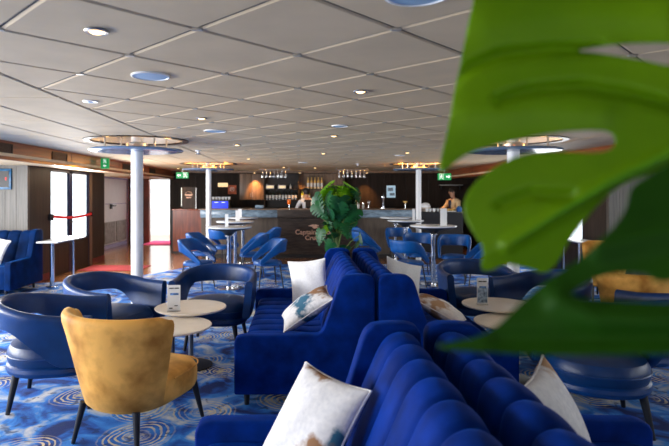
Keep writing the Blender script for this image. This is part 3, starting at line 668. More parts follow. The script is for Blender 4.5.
for k, (x, y) in enumerate(((3.18, 13.3), (3.27, 13.34), (3.36, 13.3), (3.48, 13.4), (3.57, 13.33))):
    k0 = dup(c0, (x, y, 1.16), k * 1.3, 'white cup standing in the row on the black buffet counter', 'cups on the buffet')
t = thing('bread_basket', 'pale domed wicker basket on the black buffet counter', 'basket', (3.2, 13.55, 1.16)); b = bmn(); lathe(b, [(0, 0), (.10, 0), (.13, .1), (.12, .1)], 20); obj('basket', b, 'wicker', t); b = bmn(); lathe(b, [(.13, .1), (.13, .13), (.10, .19), (.04, .22), (0, .225)], 20); obj('dome_cover', b, 'linen', t)
t = thing('pastry_tray', 'tray of brown pastries on the buffet next to the waiter', 'tray', (3.78, 13.4, 1.16)); boxo('tray', 'steel', t, -.16, .16, -.1, .1, 0, .02)
for k in range(5): b = bmn(); lathe(b, [(0, .02), (.04, .025), (.045, .05), (.02, .075), (0, .078)], 12, Matrix.Translation((-.11 + k * .055, .03 * (-1) ** k, 0))); obj('pastry', b, 'b_amber', t)
t = thing('napkin_box', 'blue napkin box at the waiter end of the buffet counter', 'box', (3.98, 13.3, 1.16)); boxo('box_body', 'brightblue', t, -.06, .06, -.05, .05, 0, .11, bev=.008); boxo('napkin', 'tvblue', t, -.04, .04, -.02, .02, .11, .14, bev=.005)
t = thing('wall_shelf', 'thin pale shelf on the dark wall above the waiter', 'shelf', (4.65, 16.3, 1.86)); boxo('shelf_board', 'steel', t, -.35, .35, 0, .198, 0, .025)
for x in (-.3, .28): boxo('bracket', 'black', t, x, x + .02, .05, .198, -.12, 0)

# ------------------------------------------------------------------ people
def person(name, label, loc, rz, arms, head_tilt, shirt, lower, scale=1.0):
    t = thing(name, label, 'person', loc, rz)
    def skinned(nm, chain, edges, m, sub=2):
        me = bpy.data.meshes.new(nm); me.from_pydata([c[:3] for c in chain], edges, []); o = bpy.data.objects.new(nm, me); COL.objects.link(o); o.parent = t
        md = o.modifiers.new('s', 'SKIN'); o.modifiers.new('ss', 'SUBSURF').levels = sub; o.modifiers['ss'].render_levels = sub
        for v, c in zip(me.skin_vertices[0].data, chain): v.radius = (c[3], c[4] if len(c) > 4 else c[3])
        me.skin_vertices[0].data[0].use_root = True
        dg = bpy.context.evaluated_depsgraph_get(); nm_ = bpy.data.meshes.new_from_object(o.evaluated_get(dg)); o.modifiers.clear(); o.data = nm_
        nm_.materials.clear(); nm_.materials.append(M[m]); nm_.polygons.foreach_set('use_smooth', [True] * len(nm_.polygons)); return o
    ht = head_tilt                                               # forward (+x) bend of neck and head
    C_ = [(0, 0, .95, .15, .11), (0, 0, 1.12, .135, .10), (.01, 0, 1.30, .155, .115), (.01, 0, 1.43, .12, .09), (.02 + ht * .2, 0, 1.50, .052), (.03 + ht * .4, 0, 1.565, .066, .058), (.035 + ht * .7, 0, 1.645, .088, .074), (.03 + ht, 0, 1.72, .07, .062)]
    E = [(i, i + 1) for i in range(7)]
    def add(pts, root):
        k = len(C_)
        for i, p in enumerate(pts): C_.append(p); E.append((root if i == 0 else k + i - 1, k + i))
    for s in (1, -1):
        add([(.0, s * .095, .88, .085), (.02, s * .10, .48, .058), (-.01, s * .10, .09, .042), (.12, s * .11, .035, .035)], 0)
        sh, el, wr, hd = arms[0 if s > 0 else 1]
        add([(0, s * .17, 1.42, .052), (*el, .042), (*wr, .028), (*hd, .030)], 3)
    body = skinned('body', C_, E, 'skin')
    f = bmn()                                                     # fingers closed loosely, face details
    for s in (1, -1):
        sh, el, wr, hd = arms[0 if s > 0 else 1]; d = (Vector(hd) - Vector(wr)).normalized(); side = d.cross(Vector((0, 0, 1))).normalized()
        for q, ln in ((-.024, .06), (-.008, .072), (.008, .068), (.024, .052)):
            p = Vector(hd) + side * q; tube(f, [p, p + d * ln * .6 + Vector((0, 0, -.004)), p + d * ln + Vector((0, 0, -.022))], [.009, .0085, .006], 6)
        p = Vector(wr) + d * .02; tube(f, [p, p + d * .03 - side * s * .035, p + d * .06 - side * s * .04 + Vector((0, 0, -.01))], [.011, .01, .007], 6)
    hx, hz = .035 + ht * .75, 1.645
    tube(f, [(hx + .070, 0, hz + .02), (hx + .100, 0, hz - .018), (hx + .078, 0, hz - .026)], [.010, .016, .010], 6)
    for s in (1, -1): lathe(f, [(0, -.03), (.016, -.015), (.018, .012), (.008, .03), (0, .032)], 8, Matrix.Translation((hx - .005, s * .080, hz - .005)))
    o = obj('face_and_fingers', f, 'skin', body)
    e = bmn()
    for s in (1, -1): lathe(e, [(0, -.009), (.010, 0), (0, .009)], 8, Matrix.Translation((hx + .074, s * .030, hz + .012)))
    tube(e, [(hx + .070, -.025, hz - .052), (hx + .080, 0, hz - .05), (hx + .070, .025, hz - .052)], .006, 6); obj('eyes_and_mouth', e, 'hair', body)
    h = bmn(); lathe(h, [(.094, -.03), (.102, .02), (.092, .075), (.055, .108), (0, .118)], 20, Matrix.Translation((hx - .016, 0, hz + .005)) @ Matrix.Rotation(R(-22), 4, 'Y'), 1.0, .9); obj('hair', h, 'hair', t)
    C2 = [(0, 0, .96, .168, .128), (0, 0, 1.12, .150, .115), (.01, 0, 1.30, .172, .130), (.01, 0, 1.43, .132, .098), (.018, 0, 1.475, .066)]; E2 = [(0, 1), (1, 2), (2, 3), (3, 4)]
    for s in (1, -1):
        sh, el, wr, hd = arms[0 if s > 0 else 1]; k = len(C2); m = Vector(el).lerp(Vector(wr), .75)
        C2 += [(0, s * .175, 1.42, .066), (*el, .056), (*m, .045)]; E2 += [(3, k), (k, k + 1), (k + 1, k + 2)]
    skinned('shirt', C2, E2, shirt)
    C3 = [(0, 0, .98, .172, .132), (0, 0, .86, .172, .13)]; E3 = [(0, 1)]
    for s in (1, -1):
        k = len(C3); C3 += [(.0, s * .10, .80, .10), (.02, s * .10, .48, .075), (-.01, s * .10, .10, .062)]; E3 += [(1, k), (k, k + 1), (k + 1, k + 2)]
    skinned('trousers', C3, E3, lower)
    return t
# bartender seen from behind: faces the shelves (+y), leaning over the back counter
tb = person('person', 'person in white shirt with dark apron straps working behind the bar', (.22, 14.75, 0), R(100),
       [((0, 0, 0), (.10, .27, 1.20), (.30, .20, 1.12), (.38, .16, 1.12)), ((0, 0, 0), (.06, -.29, 1.20), (.26, -.24, 1.10), (.34, -.20, 1.10))], .05, 'shirt', 'darkcloth')
b = bmn(); box(b, -.165, -.150, -.07, .07, 1.22, 1.40, .005); box(b, -.158, -.144, -.025, .025, .98, 1.25, .004); box(b, -.12, -.10, -.10, .10, 1.38, 1.44, .008); obj('apron_back', b, 'darkcloth', tb)
tw = person('person', 'person in cream shirt and dark neck scarf looking down at the buffet', (4.12, 14.22, 0), R(205),
       [((0, 0, 0), (.10, .26, 1.20), (.28, .16, 1.19), (.35, .12, 1.20)), ((0, 0, 0), (.12, -.25, 1.22), (.30, -.16, 1.20), (.37, -.12, 1.21))], .06, 'tanshirt', 'darkcloth')
b = bmn(); lathe(b, [(.075, 1.45), (.085, 1.47), (.07, 1.50)], 16); box(b, .13, .16, -.05, .05, 1.20, 1.44, .01); obj('scarf', b, 'navyframe', tw)
b = bmn(); box(b, .135, .155, -.16, .16, .55, 1.05, .01); obj('apron', b, 'darkcloth', tw)

# ------------------------------------------------------------------ sofas
def crv(pts, n):                                                  # Catmull-Rom through 2-D points
    out = []
    P = [pts[0]] + list(pts) + [pts[-1]]
    for i in range(1, len(P) - 2):
        for k in range(n):
            t = k / n; q = []
            for c in range(len(pts[0])):
                a, b, d, e = P[i - 1][c], P[i][c], P[i + 1][c], P[i + 2][c]
                q.append(.5 * (2 * b + (d - a) * t + (2 * a - 5 * b + 4 * d - e) * t * t + (3 * b - a - 3 * d + e) * t ** 3))
            out.append(tuple(q))
    out.append(tuple(pts[-1])); return out
def channel(bm, prof, y0, y1, rolls, amp, per=12):
    n = len(prof); nor = []
    for i in range(n):
        a, b = prof[max(i - 1, 0)], prof[min(i + 1, n - 1)]; dx, dz = b[0] - a[0], b[1] - a[1]; l = math.hypot(dx, dz) or 1
        nor.append((-dz / l, dx / l))
    t = bmn(); G = []
    for k in range(rolls * per + 1):
        y = y0 + (y1 - y0) * k / (rolls * per); ph = (k % per) / per * 2 - 1; bul = math.sqrt(max(0, 1 - ph * ph)) ** .8
        row = []
        for (x, z, a), (nx, nz) in zip(prof, nor): row.append(t.verts.new((x + nx * amp * a * bul, y, z + nz * amp * a * bul)))
        G.append(row)
    for a, b in zip(G, G[1:]):
        for i in range(n - 1): t.faces.new((a[i], a[i + 1], b[i + 1], b[i]))
    t.faces.new(G[0]); t.faces.new(G[-1])
    bmesh.ops.recalc_face_normals(t, faces=t.faces[:]); merge(bm, t)
ARM = [(-.525, .11), (-.525, .50), (-.51, .535), (-.47, .548), (.08, .552), (.115, .565), (.14, .60), (.19, .74), (.245, .92), (.265, .965), (.30, .992), (.36, 1.0), (.46, 1.0), (.505, .985), (.52, .95), (.52, .11)]
def sofa(label, loc, rz, L, rolls, vel='velvet', group='blue velvet channel-back sofas'):
    t = thing('sofa', label, 'sofa', loc, rz, group); h = L / 2
    for s in (-1, 1):
        b = bmn(); prism(b, ARM, *(sorted((s * h, s * (h - .10)))), bev=.016); obj('arm', b, vel, t, angle=60)
    b = bmn(); prof = crv([(.13, .30, .6), (.165, .44, 1), (.195, .56, 1), (.25, .70, 1), (.31, .84, 1), (.345, .91, 1), (.38, .945, 1), (.425, .955, 1), (.465, .938, .9), (.488, .88, .6), (.495, .78, .25), (.50, .55, 0), (.50, .12, 0)], 4)
    channel(b, prof, -h + .10, h - .10, rolls, .026); obj('backrest', b, vel, t, angle=55)
    b = bmn(); prof = crv([(-.46, .12, 0), (-.475, .30, .2), (-.48, .36, .6), (-.465, .42, 1), (-.42, .452, 1), (-.2, .455, 1), (.05, .44, 1), (.20, .43, .5), (.20, .2, 0)], 4)
    channel(b, prof, -h + .10, h - .10, rolls, .016); obj('seat', b, vel, t, angle=55)
    for x in (-.44, .42):
        for s in (-1, 1):
            b = bmn(); tube(b, [(x, s * (h - .12), .12), (x, s * (h - .11), 0)], [.026, .018], 12); obj('leg', b, 'leg', t)
    return t
SL = sofa('blue velvet sofa facing the mustard chair, far one behind the near sofa arm', (.043, 4.97, 0), 0, 2.02, 9)
sofa_near = dup(SL, (.043, 1.55, 0), 0, 'blue velvet sofa cut by the bottom edge, with the large printed cushion')
dup(SL, (1.11, 4.97, 0), PI, 'blue velvet sofa back to back with the far sofa, turned to the leaf side')
dup(SL, (1.11, 1.55, 0), PI, 'blue velvet sofa cut by the bottom edge, below the dark leaf')
sofa('navy velvet sofa cut by the picture edge in front of the grey panel', (-5.23, 8.72, 0), R(90), 1.62, 7, 'navyvelvet', None)

# ------------------------------------------------------------------ cushions
def cushion(label, c, e1, e2, size, thick, m, group='scatter cushions on the sofas'):
    e1 = Vector(e1).normalized(); e2 = Vector(e2); e2 = (e2 - e1 * e1.dot(e2)).normalized(); n_ = e1.cross(e2)
    b = bmn(); N_ = 22; h = size / 2
    for sg in (1, -1):
        t = bmn(); g = [[None] * (N_ + 1) for _ in range(N_ + 1)]
        for i in range(N_ + 1):
            for j in range(N_ + 1):
                u, v = math.sin((i / N_ * 2 - 1) * PI / 2), math.sin((j / N_ * 2 - 1) * PI / 2)
                g[i][j] = t.verts.new((u * h * (1 - .09 * (1 - v * v)), v * h * (1 - .09 * (1 - u * u)), sg * thick / 2 * (max(0, (1 - u * u) * (1 - v * v))) ** .42 + .004 * math.sin(u * 7 + v * 3) * (1 - u * u)))
        for i in range(N_):
            for j in range(N_): t.faces.new((g[i][j], g[i + 1][j], g[i + 1][j + 1], g[i][j + 1]))
        merge(b, t)
    bmesh.ops.remove_doubles(b, verts=b.verts[:], dist=.0005); bmesh.ops.recalc_face_normals(b, faces=b.faces[:])
    o = obj('cushion', b, m, None, angle=75); tag(o, label, 'cushion', group)
    mt = Matrix((( e1.x, e2.x, n_.x, c[0]), (e1.y, e2.y, n_.y, c[1]), (e1.z, e2.z, n_.z, c[2]), (0, 0, 0, 1))); o.matrix_world = mt
    p = bmn(); pts = []
    for k in range(81):
        q = k / 80 * 4; s = int(q) % 4; f = (q - int(q)) * 2 - 1
        a = h * f; d = h * (1 - .09 * (1 - f * f)); pts.append([(a, -d, 0), (d, a, 0), (-a, d, 0), (-d, -a, 0)][s])
    tube(p, pts, .005, 6); obj('piping', p, 'linen', o)
    return o
cushion('pale linen cushion with brown and teal print propped on the near sofa arm', (.058, 2.20, .658), (.60, -.80, -.02), (-.58, -.18, -.80), .42, .15, 'cushA')
cushion('linen cushion with teal and brown corner lying behind the far sofa arm', (.06, 4.36, .675), (.83, .02, .55), (.10, .97, .16), .46, .17, 'cushB')
cushion('plain white cushion propped at the plant end of the far sofa', (.10, 5.60, .69), (.80, -.42, .12), (-.20, .10, .96), .44, .13, 'linen')
cushion('brown and white cushion lying on the sofa back to back behind the near ridge', (1.17, 4.42, .645), (.80, -.30, -.42), (.25, .95, -.05), .44, .15, 'cushC')
cushion('white cushion propped on the leaf side sofa close to the chairs', (1.06, 5.45, .70), (.78, .35, -.25), (-.42, .05, .90), .44, .13, 'linen')
cushion('pale cushion with brown corner under the dark leaf beside the tub chair seat', (1.055, 2.18, .665), (-.56, -.80, -.05), (.46, -.10, -.88), .44, .15, 'cushD')
cushion('bright white cushion on the navy sofa before the grey panel', (-4.95, 8.62, .70), (.85, .1, -.28), (.30, .25, .9), .44, .13, 'linen')

# ------------------------------------------------------------------ tub chairs, open-back chairs, mustard chairs
def band(bm, r, xf, th, zl, zu, lean, n=48, topr=.5):
    Ltot = PI * r + 2 * xf; loops = []
    for i in range(n + 1):
        t = i / n * 2 - 1; d = t * Ltot / 2; a = abs(d); s = 1 if d >= 0 else -1
        if a <= PI * r / 2: an = a / r; x, y, nx, ny = -r * math.cos(an), s * r * math.sin(an), -math.cos(an), s * math.sin(an)
        else: x, y, nx, ny = a - PI * r / 2, s * r, 0, s
        l, u = zl(abs(t)), zu(abs(t)); lp = []; hth = th / 2
        rows = [(-hth, l + .01), (-hth, l * .7 + u * .3), (-hth, l * .35 + u * .65), (-hth, u - hth)]
        rows += [(-hth * math.cos(k * PI / 6), u - hth + hth * math.sin(k * PI / 6)) for k in range(1, 6)]
        rows += [(hth, u - hth), (hth, l * .35 + u * .65), (hth, l * .7 + u * .3), (hth, l + .01), (hth * .5, l), (-hth * .5, l)]
        for o_, z in rows:
            k = o_ + lean * (z - .3); lp.append((x + nx * k, y + ny * k, z))
        loops.append(lp)
    loft(bm, loops)
def sm(a, b, x): t = min(1, max(0, (x - a) / (b - a))); return t * t * (3 - 2 * t)
def seat_shape(bm, rx, xf, z0, z1, dome):
    loops = []
    def ring(k, z):
        pts = []
        for i in range(40):
            a = 2 * PI * i / 40; c, s = math.cos(a), math.sin(a); e = .62 if c > 0 else .95
            x = (abs(c) ** e) * (1 if c > 0 else -1); y = (abs(s) ** (.62 if c > 0 else .95)) * (1 if s > 0 else -1)
            pts.append(((xf if x > 0 else rx) * x * k, rx * y * k, z))
        return pts
    for k, z in ((.90, z0), (.97, z0 + .01), (1.0, z0 + .04), (1.0, z1 - .05), (.985, z1 - .02), (.93, z1 + dome * .3), (.8, z1 + dome * .65), (.55, z1 + dome * .9), (.2, z1 + dome)): loops.append(ring(k, z))
    loft(bm, loops)
def legs(t, x0, x1, y, z, splay, r0, r1, m='leg'):
    for x in (x0, x1):
        for s in (-1, 1):
            b = bmn(); tube(b, [(x, s * y, z), (x + splay * (1 if x > 0 else -1), s * (y + splay), 0)], [r0, r1], 10); obj('leg', b, m, t)
def tub(label, loc, rz):
    t = thing('tub_chair', label, 'armchair', loc, rz, 'blue leather open-back tub chairs')
    b = bmn(); band(b, .355, .33, .075, lambda a: .34 + (.615 - .34) * (1 - sm(.34, .80, a)), lambda a: .72 + .085 * (1 - sm(.1, .85, a)), .10); obj('back_band', b, 'leather', t, angle=50)
    b = bmn(); seat_shape(b, .335, .35, .32, .45, .05); st_ = obj('seat', b, 'leatherseat', t)
    b = bmn(); pp = [((.352 if math.cos(a) > 0 else .337) * abs(math.cos(a)) ** (.62 if math.cos(a) > 0 else .95) * (1 if math.cos(a) > 0 else -1), .337 * abs(math.sin(a)) ** (.62 if math.cos(a) > 0 else .95) * (1 if math.sin(a) > 0 else -1), .395) for a in [2 * PI * (k + .5) / 60 for k in range(61)]]
    tube(b, pp, .006, 6); obj('piping', b, 'leather', st_)
    b = bmn(); seat_shape(b, .345, .36, .255, .34, -.02); obj('seat_base', b, 'leather', t)
    legs(t, -.22, .25, .23, .27, .045, .028, .016)
    return t
T0 = tub('blue leather tub chair with its back cut by the picture edge, beside the mustard chair', (-1.91, 4.20, 0), R(12))
dup(T0, (-1.83, 5.22, 0), R(-24), 'blue leather tub chair in front of the window-side white column')
dup(T0, (-.88, 5.74, 0), R(-93), 'blue leather tub chair behind the low tables, facing them, beside the far sofa')
dup(T0, (2.04, 6.2, 0), R(-88), 'blue leather tub chair behind the menu card at the leaf tip, below the tall table')
dup(T0, (2.48, 5.42, 0), R(200), 'blue leather tub chair glimpsed between the two green leaves')
dup(T0, (2.10, 3.80, 0), R(76), 'navy leather tub chair under the dark leaf with its round seat showing')
dup(T0, (2.76, 4.46, 0), R(120), 'navy leather tub chair rim below the mustard chair in the slot of the dark leaf')
def mustard(label, loc, rz):
    t = thing('accent_chair', label, 'armchair', loc, rz, 'mustard velvet chairs')
    b = bmn(); loops = []
    n_ = 40
    for i in range(n_ + 1):
        tt = i / n_ * 2 - 1; an = tt * R(80); lp = []
        end = sm(.78, 1.0, abs(tt))
        for z, o_ in [(.245, 0), (.27, .03), (.40, .035), (.55, .038), (.70, .04), (.79, .045)] + [(.80 + .055 * math.sin(k * PI / 6), .045 - .042 * (1 - math.cos(k * PI / 6))) for k in range(1, 6)] + [(.79, -.045), (.70, -.04), (.55, -.038), (.40, -.035), (.27, -.03)]:
            zz = z - end * .03 * max(0, z - .3) / .5
            k = (zz - .245) / .6; r = .27 + .07 * k; ry = .265 + .14 * k
            x, y = -math.cos(an), math.sin(an); rr = o_ * (1 - .25 * end)
            lp.append((x * (r + rr) - .05 * k, y * (ry + rr), zz))
        loops.append(lp)
    loft(b, loops); obj('backrest', b, 'mustard', t, angle=50)
    b = bmn(); seat_shape(b, .285, .50, .235, .395, .04); st_ = obj('seat', b, 'mustard', t, angle=50)
    b = bmn(); pts = [(.502 * math.cos(a) ** .62 if math.cos(a) > .01 else 0, .288 * (abs(math.sin(a)) ** .62) * (1 if math.sin(a) > 0 else -1), .392) for a in [R(-88 + 176 * k / 40) for k in range(41)]]
    tube(b, pts, .005, 6); obj('piping', b, 'mustard', st_)
    legs(t, -.22, .38, .215, .26, .045, .024, .013)
    return t
Y0 = mustard('mustard velvet accent chair seen from behind beside the low cream tables', (-1.105, 3.57, 0), R(66))
dup(Y0, (3.30, 5.30, 0), R(90), 'mustard velvet chair top showing through the slot of the dark leaf')
dup(Y0, (4.60, 8.2, 0), R(200), 'tan chair far behind the leaves near the glazed door')
def openchair(label, loc, rz):
    t = thing('dining_chair', label, 'chair', loc, rz, 'blue open-back dining chairs')
    b = bmn(); band(b, .225, .22, .05, lambda a: .42 + .20 * min(1, max(0, (.98 - a) / .55)), lambda a: .50 + .33 * min(1, max(0, (1.0 - a) / .60)), .14); obj('back_band', b, 'brightblue', t, angle=50)
    b = bmn(); seat_shape(b, .225, .25, .39, .45, .025); obj('seat', b, 'brightblue', t)
    legs(t, -.15, .18, .16, .41, .05, .014, .010)
    return t
O0 = openchair('blue open-back chair at the tall table closest to the tub chairs, on its doorway side', (-1.74, 9.1, 0), R(-20))
CH = [((-.52, 9.15), 200, 'blue open-back chair between the first tall table and the far sofa'), ((-1.92, 10.6), -10, 'blue open-back chair at the second tall table, corridor side, before the reception desk'),
      ((-.90, 10.4), 190, 'blue open-back chair at the second tall table, on its bar lettering side'), ((-1.68, 11.8), 60, 'blue open-back chair between the second and third tall tables, turned to the bar'),
      ((-.72, 12.2), 185, 'blue open-back chair at the third tall table, in front of the bar lettering'),
      ((1.86, 9.1), 45, 'blue open-back chair seen from behind at the tall table before the buffet, plant side'), ((2.90, 10.0), 250, 'blue open-back chair facing the viewer at the leaf edge'),
      ((2.33, 10.4), 265, 'blue open-back chair between the two nearer tall tables beside the buffet'), ((1.55, 12.6), 0, 'blue open-back chair against the bar front just past the plant'),
      ((1.42, 11.2), 10, 'blue open-back chair turned sideways next to the potted plant'), ((2.25, 12.02), 268, 'blue open-back chair between the two tables closest to the bar'),
      ((3.12, 9.2), 172, 'blue open-back chair whose slanted side meets the bright leaf')]
for (x, y), a, lab in CH: dup(O0, (x, y, 0), R(a), lab)

# ------------------------------------------------------------------ tables
def cocktail(label, loc, h):
    t = thing('side_table', label, 'table', loc, 0, 'low round cream tables')
    b = bmn(); lathe(b, [(0, h - .022), (.315, h - .022), (.328, h - .014), (.33, h - .006), (.325, h), (0, h)], 56); obj('tabletop', b, 'cream', t)
    b = bmn(); lathe(b, [(.05, h - .03), (.05, h - .022), (.024, h - .03), (.024, .02), (0, .02)], 20); obj('pedestal', b, 'steel', t)
    b = bmn(); lathe(b, [(0, 0), (.20, 0), (.20, .008), (.05, .022), (0, .022)], 36); obj('base', b, 'black', t); return t
cocktail('low round cream table before the tub chair that faces the viewer, holding the menu card', (-1.01, 5.0, 0), .55)
cocktail('lower round cream table tucked between the mustard chair and its twin', (-1.06, 4.46, 0), .51)
cocktail('low round cream table under the leaf edge, holding the second menu card', (1.90, 5.12, 0), .55)
cocktail('lower cream table half hidden by the leaf tip', (1.84, 4.58, 0), .51)
def hightable(label, loc, r):
    t = thing('bar_table', label, 'table', loc, 0, 'tall round white tables'); h = 1.05
    b = bmn(); lathe(b, [(0, h - .03), (r - .02, h - .03), (r, h - .018), (r, h - .004), (r - .005, h), (0, h)], 56); obj('tabletop', b, 'whitetop', t)
    b = bmn(); lathe(b, [(r * .88, h - .031), (r * .84, h - .045), (.12, h - .085), (.06, h - .14), (.05, h - .15)], 32); obj('underframe', b, 'black', t)
    b = bmn(); lathe(b, [(.065, h - .15), (.065, h - .17), (.042, h - .18), (.042, .03), (0, .03)], 24); obj('pole', b, 'chrome', t)
    b = bmn(); lathe(b, [(0, 0), (.24, 0), (.24, .012), (.06, .035), (0, .035)], 40); obj('base', b, 'chrome', t); return t
HT = [((-1.19, 9.08), .385, 'tall round white table standing closest to the tub chairs, corridor side'), ((-1.30, 10.9), .385, 'tall round white table in the middle of the row before the stone bar wing'), ((-1.32, 12.62), .36, 'tall round white table nearest the stone bar wing'),
      ((2.36, 9.4), .40, 'tall round white table nearest the buffet with the largest menu card'), ((2.25, 11.3), .38, 'tall round white table in the middle of the buffet side row'), ((2.30, 12.72), .37, 'tall round white table against the bar wing past the plant')]
for (x, y), r, lab in HT: hightable(lab, (x, y, 0), r)
def menu(label, loc, rz, wd, h, plain=False):
    t = thing('menu_stand', label, 'menu card', loc, rz, 'upright menu cards on the tables')
    b = bmn(); box(b, -wd / 2, wd / 2, -.03, .03, 0, .006, .002); obj('foot', b, 'clearglass' if not plain else 'paper', t, False)
    b = bmn(); box(b, -wd / 2, wd / 2, -.004, .004, .006, h, .001); card = obj('card', b, 'paper', t, False)
    if not plain:
        b = bmn()
        for k, (a, c) in enumerate(((-.35, .0), (.05, .38))): box(b, wd * a, wd * c, -.0055, -.004, h * .86, h * .90)
        box(b, -wd * .36, -wd * .1, -.0055, -.004, h * .10, h * .14); box(b, wd * .05, wd * .3, -.0055, -.004, h * .20, h * .23)
        obj('print_lines', b, 'leg', card, False)
        b = bmn(); box(b, -wd * .28, wd * .36, -.0055, -.004, h * .62, h * .70); obj('print_band', b, 'printblue', card, False)
    return t
menu('white menu card with blue print on the low table behind the mustard chair', (-1.12, 4.79, .55), R(6), .115, .235)
tt = menu('menu card with a photo print on the low table at the leaf edge', (1.74, 5.08, .55), R(-4), .10, .25)
b = bmn(); box(b, -.045, .045, -.0058, -.004, .02, .16); obj('photo_print', b, 'printphoto', tt.children[1], False)
for (x, y), hh, lab in (((-1.21, 8.95), .215, 'plain white menu card on the tall table closest to the tub chairs'), ((-1.24, 10.8), .22, 'plain white menu card on the middle tall table, corridor side'), ((-1.38, 12.5), .2, 'plain white menu card on the tall table by the stone bar wing'),
                        ((2.50, 9.25), .30, 'plain white menu card, largest, on the tall table before the buffet'), ((2.40, 11.2), .24, 'slim white menu card on the middle tall table, buffet side')):
    menu(lab, (x, y, 1.05), 0, .055 if hh in (.215, .24) else .085 if hh < .3 else .115, hh, True)
for sg, lab in ((-1, 'narrow white ledge table on chrome legs beside the glazed door by the navy sofa'), (1, 'narrow white ledge table glimpsed between the leaves by the far glazed door')):
    x0 = -4.22 if sg < 0 else 4.89
    t = thing('ledge_table', lab, 'table', (x0, 9.55, 0)); boxo('tabletop', 'whitetop', t, -.18, .18, -.6, .6, .775, .80, bev=.004)
    for x, y, r in ((-.04, -.32, .038), (.03, .38, .022)):
        b = bmn(); lathe(b, [(r * 2.6, 0), (r * 2.6, .01), (r, .02), (r, .775), (0, .775)], 18, Matrix.Translation((x, y, 0))); obj('leg', b, 'chrome', t)

# ------------------------------------------------------------------ small setting things
t = thing('belt_barrier', 'red retractable belt strung across the glazed door from a black box', 'barrier', (0, 0, 0))
boxo('cassette', 'black', t, -4.72, -4.66, 10.05, 10.17, 1.10, 1.22, bev=.008)
b = bmn(); pts = [(k / 16, 1.175 - .05 * math.sin(PI * k / 16) - .02 * k / 16) for k in range(17)]
loft(b, [[(-4.70, 10.17 + 1.95 * u, z - .025), (-4.694, 10.17 + 1.95 * u, z - .025), (-4.694, 10.17 + 1.95 * u, z + .025), (-4.70, 10.17 + 1.95 * u, z + .025)] for u, z in pts]); obj('belt', b, 'red', t)
boxo('belt_clip', 'black', t, -4.725, -4.68, 12.12, 12.18, 1.10, 1.20)
b = bmn(); box(b, -4.6, -3.3, 11.1, 11.95, 0, .012, .004); tag(obj('door_mat', b, 'redmat'), 'dull red mat on the timber floor in front of the glazed door', 'mat')
b = bmn(); box(b, -4.95, -4.0, 16.7, 18.2, 0, .012, .004); tag(obj('door_mat', b, 'crimson'), 'crimson mat lying in the bright doorway at the end of the passage', 'mat')
t = thing('wall_picture', 'blue framed picture cut by the edge on the grey woodgrain panel', 'picture', (-5.0, 9.29, 1.70)); boxo('frame', 'tvblue', t, -.42, .0, 0, .03, -.02, .34, bev=.004); boxo('image', 'black', t, -.38, -.04, -.004, .0, .02, .30)
b = bmn(); box(b, -.10, -.075, -.008, -.004, .14, .19); obj('mark', b, 'red', t, False)

# ------------------------------------------------------------------ plants
def split_leaf(bm, L, mtx, mi, cuts=5, droop=.25):
    W = L * .46; half = []
    n_ = 26
    for i in range(n_ + 1):
        t = i / n_; w_ = W * (math.sin(PI * min(1, t * .98 + .02) ** .62)) ** .85
        ph = (t * cuts) % 1.0
        if .12 < t < .9 and ph > .72: w_ *= .30
        half.append((t, w_))
    rows = []
    t_ = bmn()
    for t, w_ in half:
        y = L * (t - .0); row = []
        for k in (-1, -.5, 0, .5, 1):
            x = w_ * k; yy = y - abs(k) * L * .13 * (1 - t); z = -droop * L * t * t + abs(k) * w_ * .10 - (k * k) * w_ * .22
            row.append(t_.verts.new((x, yy, z)))
        rows.append(row)
    for a, b in zip(rows, rows[1:]):
        for k in range(4): t_.faces.new((a[k], a[k + 1], b[k + 1], b[k])).material_index = mi
    merge(bm, t_, mtx)
def monstera(label, loc):
    t = thing('potted_monstera', label, 'potted plant', loc); rnd = random.Random(4)
    b = bmn(); lathe(b, [(0, 0), (.15, 0), (.20, .36), (.205, .40), (.185, .40), (.18, .34), (0, .33)], 32); obj('pot', b, 'terra', t)
    b = bmn(); lathe(b, [(0, .345), (.18, .345), (.18, .33)], 24); obj('soil', b, 'soil', t)
    st = bmn(); lf = bmn()
    tube(st, [(0, 0, .33), (.02, .01, .7), (-.01, 0, 1.05), (.01, 0, 1.38)], [.028, .026, .022, .016], 8)
    rnd = random.Random(11)
    def put(cz, rx, rz, n, L0, L1, lime):
        for k in range(n):
            u = 1 - 2 * (k + .5) / n; a = k * 2.39996 + rnd.uniform(-.3, .3); c = math.sqrt(1 - u * u); q = rnd.uniform(.45, 1.12)
            nrm = Vector((c * math.cos(a), c * math.sin(a), u)); p = Vector((nrm.x * rx * q, nrm.y * rx * q, cz + nrm.z * rz * q))
            yv = (Vector((nrm.x * .6, nrm.y * .6, -1)) - nrm * nrm.dot(Vector((nrm.x * .6, nrm.y * .6, -1)))).normalized()
            yv = Matrix.Rotation(rnd.uniform(-.9, .9), 3, nrm) @ yv; nn = (nrm + Vector((rnd.uniform(-.5, .5), rnd.uniform(-.5, .5), .45))).normalized(); xv = yv.cross(nn).normalized(); nn = xv.cross(yv)
            L = rnd.uniform(L0, L1); o_ = p - yv * L * .45
            mt = Matrix(((xv.x, yv.x, nn.x, o_.x), (xv.y, yv.y, nn.y, o_.y), (xv.z, yv.z, nn.z, o_.z), (0, 0, 0, 1)))
            base = Vector((0, 0, max(.5, min(1.38, cz - .25 + .2 * u)))); tube(st, [base, base.lerp(o_, .6) + Vector((0, 0, .04)), o_], [.008, .006, .005], 5)
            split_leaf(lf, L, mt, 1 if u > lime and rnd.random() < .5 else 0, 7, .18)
    put(1.47, .30, .27, 52, .20, .28, .25); put(1.02, .32, .22, 12, .16, .24, .7); put(1.2, .12, .15, 8, .15, .2, .2)
    obj('stems', st, 'stem', t); obj('foliage', lf, ['leafplant', 'leaflime'], t, angle=80)
